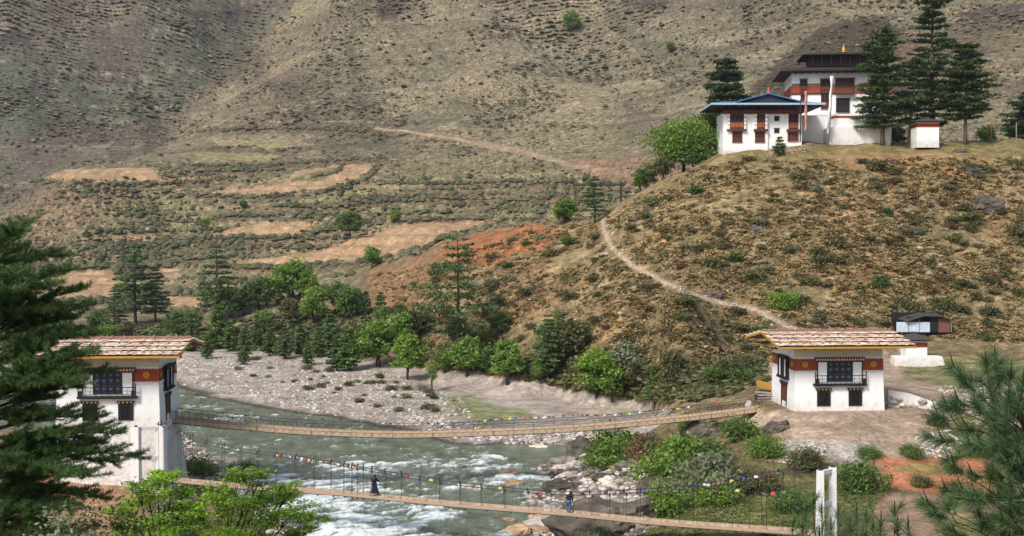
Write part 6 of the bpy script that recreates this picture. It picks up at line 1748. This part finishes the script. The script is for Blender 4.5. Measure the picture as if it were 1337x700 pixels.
for (u, v, va), mode in allt:
    dd = pr.uniform(-2.2, .8) if mode == 0 else pr.uniform(-3.5, 2.5)
    if mode: u = u - pr.uniform(15, 70); v += pr.uniform(-25, 25); va += pr.uniform(-15, 15)
    A = P(-18, va, DP) - O; T = P(u, v, DP + dd) - O
    A.x = .08; A.y = 0
    if mode == 2: T = Vector((-T.x * .8, T.y + pr.uniform(-1, 1), T.z))
    L = (T - A).length; M_ = A.lerp(T, .5) + Vector((0, 0, .06 * L))
    tb.path([A, M_, T], [.02 + .012 * L, .012 + .007 * L, .008], 5)
    d = (T - A).normalized(); side = d.cross(Vector((0, 0, 1))).normalized()
    nt = int(5 + L * 7)
    for i in range(nt):
        f = .14 + .88 * (i + pr.random()) / nt
        b = A.lerp(M_, f * 2) if f < .5 else M_.lerp(T, min(1.03, f * 2 - 1))
        sg = 1 if i % 2 else -1
        tl = L * .26 * (1.12 - f) + pr.uniform(.15, .42)
        td = (d * pr.uniform(.5, 1.0) + side * sg * pr.uniform(.4, 1.1) + Vector((0, 0, pr.uniform(-.18, .38)))).normalized()
        e_ = b + td * tl
        tb.tube(b, e_, .008, .004, 3)
        k_ = int(4 + tl * 11)
        ff = np.linspace(.1, 1.02, k_)[:, None]
        base = np.array(b) * (1 - ff) + np.array(e_) * ff
        base = np.repeat(base, 15, 0) + r.normal(size=(k_ * 15, 3)) * .025
        dn_ = _unit(len(base), r) * .8 + np.array(td) * .75 + np.array([0, 0, .25]); dn_ /= np.linalg.norm(dn_, axis=1)[:, None]
        N0.append(base); N1.append(dn_)
N0 = np.concatenate(N0); N1 = np.concatenate(N1)
V, Fq = needles(N0, N1, .085 + .06 * r.random(len(N0)), .016, r)
tb.build('trunk', BARKD, npine, True)
link('crown', np_mesh('near_pine_crown', V, Fq, needle_mat('near_pine_needles', [srgb(54,76,46), srgb(78,104,56), srgb(110,136,76)], .35)), npine)
print('near pine', len(Fq))

# ---- long needled pine at lower right
def shoots_tree(name, base, branches, label, nl=.12, nw=.004, per=80, mat=None, trunk=None, seed=3, gap=.26):
    """branches: polylines (world). Tufts of long needles sit on short twigs along the outer part, a bare candle shoot at the tip"""
    r = np.random.default_rng(seed); pr = random.Random(seed)
    e = empty(name, base); tag(e, label, 'tree'); tb = MB(); A = []; B = []
    if trunk: tb.path([p - base for p in trunk[0]], trunk[1], 8)
    def tuft(p, d, L, m):
        d = d.normalized()
        t = r.random((m, 1)); q = np.array(p) + np.array(d) * L * t + r.normal(size=(m, 3)) * .006
        dv = _unit(m, r) * .8 + np.array(d) * (.55 + .5 * t) + np.array([0, 0, -.16]); dv /= np.linalg.norm(dv, axis=1)[:, None]
        A.append(q); B.append(dv)
    for pts, thick, fol in branches:
        q = spline([p - base for p in pts], 24); tb.path(q, [thick * (1 - .8 * i / 23) for i in range(24)], 5)
        L = 0; nxt = .0; tot = sum((q[i + 1] - q[i]).length for i in range(23))
        for i in range(23):
            sg = q[i + 1] - q[i]
            if L > tot * (1 - fol) and L >= nxt:
                nxt = L + gap * pr.uniform(.6, 1.2)
                d = sg.normalized(); sd = Vector((pr.uniform(-1, 1), pr.uniform(-1, 1), pr.uniform(-.2, .9))).normalized()
                dd = (d * .7 + sd * .9).normalized(); tl = pr.uniform(.07, .2); en = q[i] + dd * tl
                tb.tube(q[i], en, .006, .004, 4); tuft(en - dd * .04, dd, .07, int(per * .8))
            L += sg.length
        d = (q[-1] - q[-3]).normalized(); tuft(q[-1] - d * .10, d, .13, int(per * 1.5))
        up = (d * .5 + Vector((0, 0, 1))).normalized(); tb.path([q[-1], q[-1] + up * .07, q[-1] + up * pr.uniform(.11, .17)], [.008, .007, .003], 5)
    A = np.concatenate(A); B = np.concatenate(B)
    V, Fq = needles(A, B, nl * (.65 + .5 * r.random(len(A))), nw, r)
    tb.build('trunk', BARKD, e, True); link('crown', np_mesh(name + '_crown', V, Fq, mat), e); return e
LNM = needle_mat('long_needles', [srgb(48,70,44), srgb(80,106,66), srgb(120,144,98)], .25)
DR = 11.0
def W(u, v, d=0.0): return P(u, v, DR + d)
tips = [(1247,482,1290,505,.1),(1287,474,1296,520,.0),(1299,470,1304,515,.2),(1237,532,1280,548,-.2),(1226,545,1275,560,.2),(1262,500,1292,530,-.3),(1320,490,1318,530,.2),(1335,500,1330,540,-.2),(1275,530,1300,560,-.5),(1300,545,1318,570,.4),
        (1247,611,1290,640,.1),(1258,642,1300,655,-.2),(1213,659,1265,680,.2),(1222,672,1270,690,-.3),(1240,600,1290,590,.4),(1232,575,1280,580,-.4),(1285,590,1315,600,-.5),(1300,620,1325,630,.2),(1276,650,1315,670,-.6),(1290,690,1320,700,.0),(1250,700,1290,705,.4),
        (1330,580,1340,600,-.5),(1325,650,1340,670,-.3),(1335,615,1345,640,.5),(1310,680,1335,700,-.5),(1262,560,1300,570,.6),(1270,620,1310,630,.8),(1252,525,1285,540,.5),(1318,520,1325,560,-.6),(1236,640,1285,650,.6),(1330,540,1338,570,.7),(1295,505,1310,540,.8),(1268,582,1305,590,-.9),(1302,575,1322,590,.9)]
base = P(1352, 900, DR); base.z = float(zat(base.x, base.y)[0])
br = []
for u, v, u1, v1, d in tips:
    att_v = min(780, v1 + 34 + (1352 - u1) * .12)
    br.append(([P(1348, att_v, DR + .1), W(u1 + (1348 - u1) * .4, v1 + (att_v - v1) * .4, d * .5), W(u1, v1, d), W(u, v, d)], .011, .8))
trk = [base - Vector((0, 0, .4)), P(1352, 760, DR), P(1346, 640, DR), P(1338, 540, DR), P(1325, 488, DR)]
shoots_tree('long_needled_pine', base, br, 'long needled pine branches close to the camera at the lower right edge', .13, .0042, 170, LNM, (trk, [.09, .07, .05, .03, .012]), 4)
# ---- young pines whose tips show along the bottom edge
for gi, (cu, tipsx, D_p, lb_) in enumerate([
    (1075, [(1073,668,0),(1052,672,.2),(1095,676,-.2),(1062,655,.3),(1036,684,0),(1085,690,.2),(1110,690,.0),(1048,694,-.2),(1070,700,.2)], 13.5, 'blurred young pine tips at the bottom below the white anchor frame'),
    (1165, [(1168,668,0),(1150,684,.2),(1186,690,-.2),(1172,694,.1)], 12.0, 'single young pine top rising from the bottom edge over the trodden track'),
    (1128, [(1131,676,0),(1118,672,.2),(1140,690,-.1),(1110,694,.1),(1127,698,.1)], 12.5, 'young pine tips just left of the single young pine top')]):
    b = P(cu, 1050, D_p); b.z = float(zat(b.x, b.y)[0]); br = []
    for u, v, d in tipsx:
        br.append(([P(cu + (u - cu) * .25, v + 90, D_p), P(cu + (u - cu) * .75, v + 45, D_p + d), P(u + (u - cu) * .03, v + 14, D_p + d), P(u, v, D_p + d)], .009, .35))
    shoots_tree('pine_sapling', b, br, lb_, .12, .004, 70, LNM, ([b - Vector((0, 0, .3)), P(cu, 800, D_p), P(cu, 740, D_p)], [.05, .03, .015]), 20 + gi)

# ---- lime green tree at the bottom left
D3 = 46.0
b = P(290, 900, D3); b.z = float(zat(b.x, b.y)[0])
r = np.random.default_rng(61); pr = random.Random(61)
lime = empty('lime_green_tree', b); tag(lime, 'bright lime green broadleaf tree near the bottom left before the lower bridge', 'tree')
clus = [(215,632,26),(195,650,30),(235,650,26),(180,680,30),(215,690,32),(250,680,26),(300,668,26),(285,650,20),(312,622,20),(328,618,14),(340,618,9),(290,640,14),(330,648,22),(352,650,24),(372,642,18),(383,636,10),(360,672,24),(385,668,20),(404,676,16),(420,680,11),
        (340,686,26),(310,695,28),(270,700,30),(375,695,22),(240,640,12),(205,618,14),(225,620,10),(180,640,16),(170,662,18),(160,690,22),(262,660,18),(320,655,18),(395,690,12),(345,632,12),(300,700,30),(235,705,34)]
tb = MB(); LP_ = []
root_ = Vector((0, 0, -.4)); fork = P(285, 760, D3) - b; tb.path([root_, (fork + Vector((.1, 0, 0))) * .5, fork], [.2, .17, .13], 8)
fork2 = P(212, 740, D3 - .5) - b; tb.path([root_, fork2 * .6, fork2], [.14, .12, .09], 8)
for u, v, rr in clus:
    c = P(u, v, D3 + pr.uniform(-1.6, 1.6)) - b; s = rr / F * D3
    f0 = fork if u > 255 else fork2
    mid = f0.lerp(c, .55) + Vector((0, 0, -.25)); tb.path([f0, mid, c + Vector((0, 0, -.1))], [.055, .035, .01], 5)
    n = int(560 * (rr / 20) ** 1.7)
    for q in range(7):     # flattish layers of leaves in each cluster
        o_ = r.normal(size=3) * np.array([.55, .55, .32]) * s; k_ = n // 7
        p_ = np.array(c) + o_ + r.normal(size=(k_, 3)) * np.array([.34, .34, .10]) * s
        LP_.append(p_)
        tb.tube(mid.lerp(c, .6), Vector(np.array(c) + o_), .012, .004, 3)
LP_ = np.concatenate(LP_)
V, Fq = leaves(LP_, .075, r, .8, 1.7)
tb.build('trunk', BARKD, lime, True)
link('crown', np_mesh('lime_crown', V, Fq, island('lime_leaves', [srgb(96,126,38), srgb(136,168,54), srgb(172,200,84)], .6, .25, .8, .35, .4)), lime)
# a darker tree and shrubs below it
def near_bush(u, v, rw, rh, D, kind, label, n=5000, leaf=.09, seed=1):
    r = np.random.default_rng(seed); c = P(u, v, D); g = float(zat(c.x, c.y)[0]); base = Vector((c.x, c.y, g))
    e = empty('bush', base); tag(e, label, 'bush')
    w = rw / F * D; h = c.z + rh / F * D - g
    pts, cl = crown_pts(r, w, h * .52, h * .52, 60, n // 60, w * .34, .7, .35, -.9)
    V, Fq = leaves(pts, leaf, r, .4, 2.0)
    link('crown', np_mesh('near_bush_crown', V, Fq, leafmat(kind)), e)
    tb = MB()
    for c_ in cl[::3]: tb.path([(0, 0, -.3), Vector(c_) * .5, Vector(c_)], [.05, .03, .008], 4)
    tb.build('trunk', BARKD, e)
near_bush(140, 688, 62, 30, 40, 'olive', 'dull green shrub at the bottom left beneath the near pine', 6000, .08, 3)
near_bush(70, 694, 56, 26, 30, 'grey', 'grey green shrub in the bottom left corner', 5000, .07, 4)
near_bush(262, 712, 66, 34, 42, 'mid', 'darker green bush filling the space under the lime green tree', 8000, .09, 5)
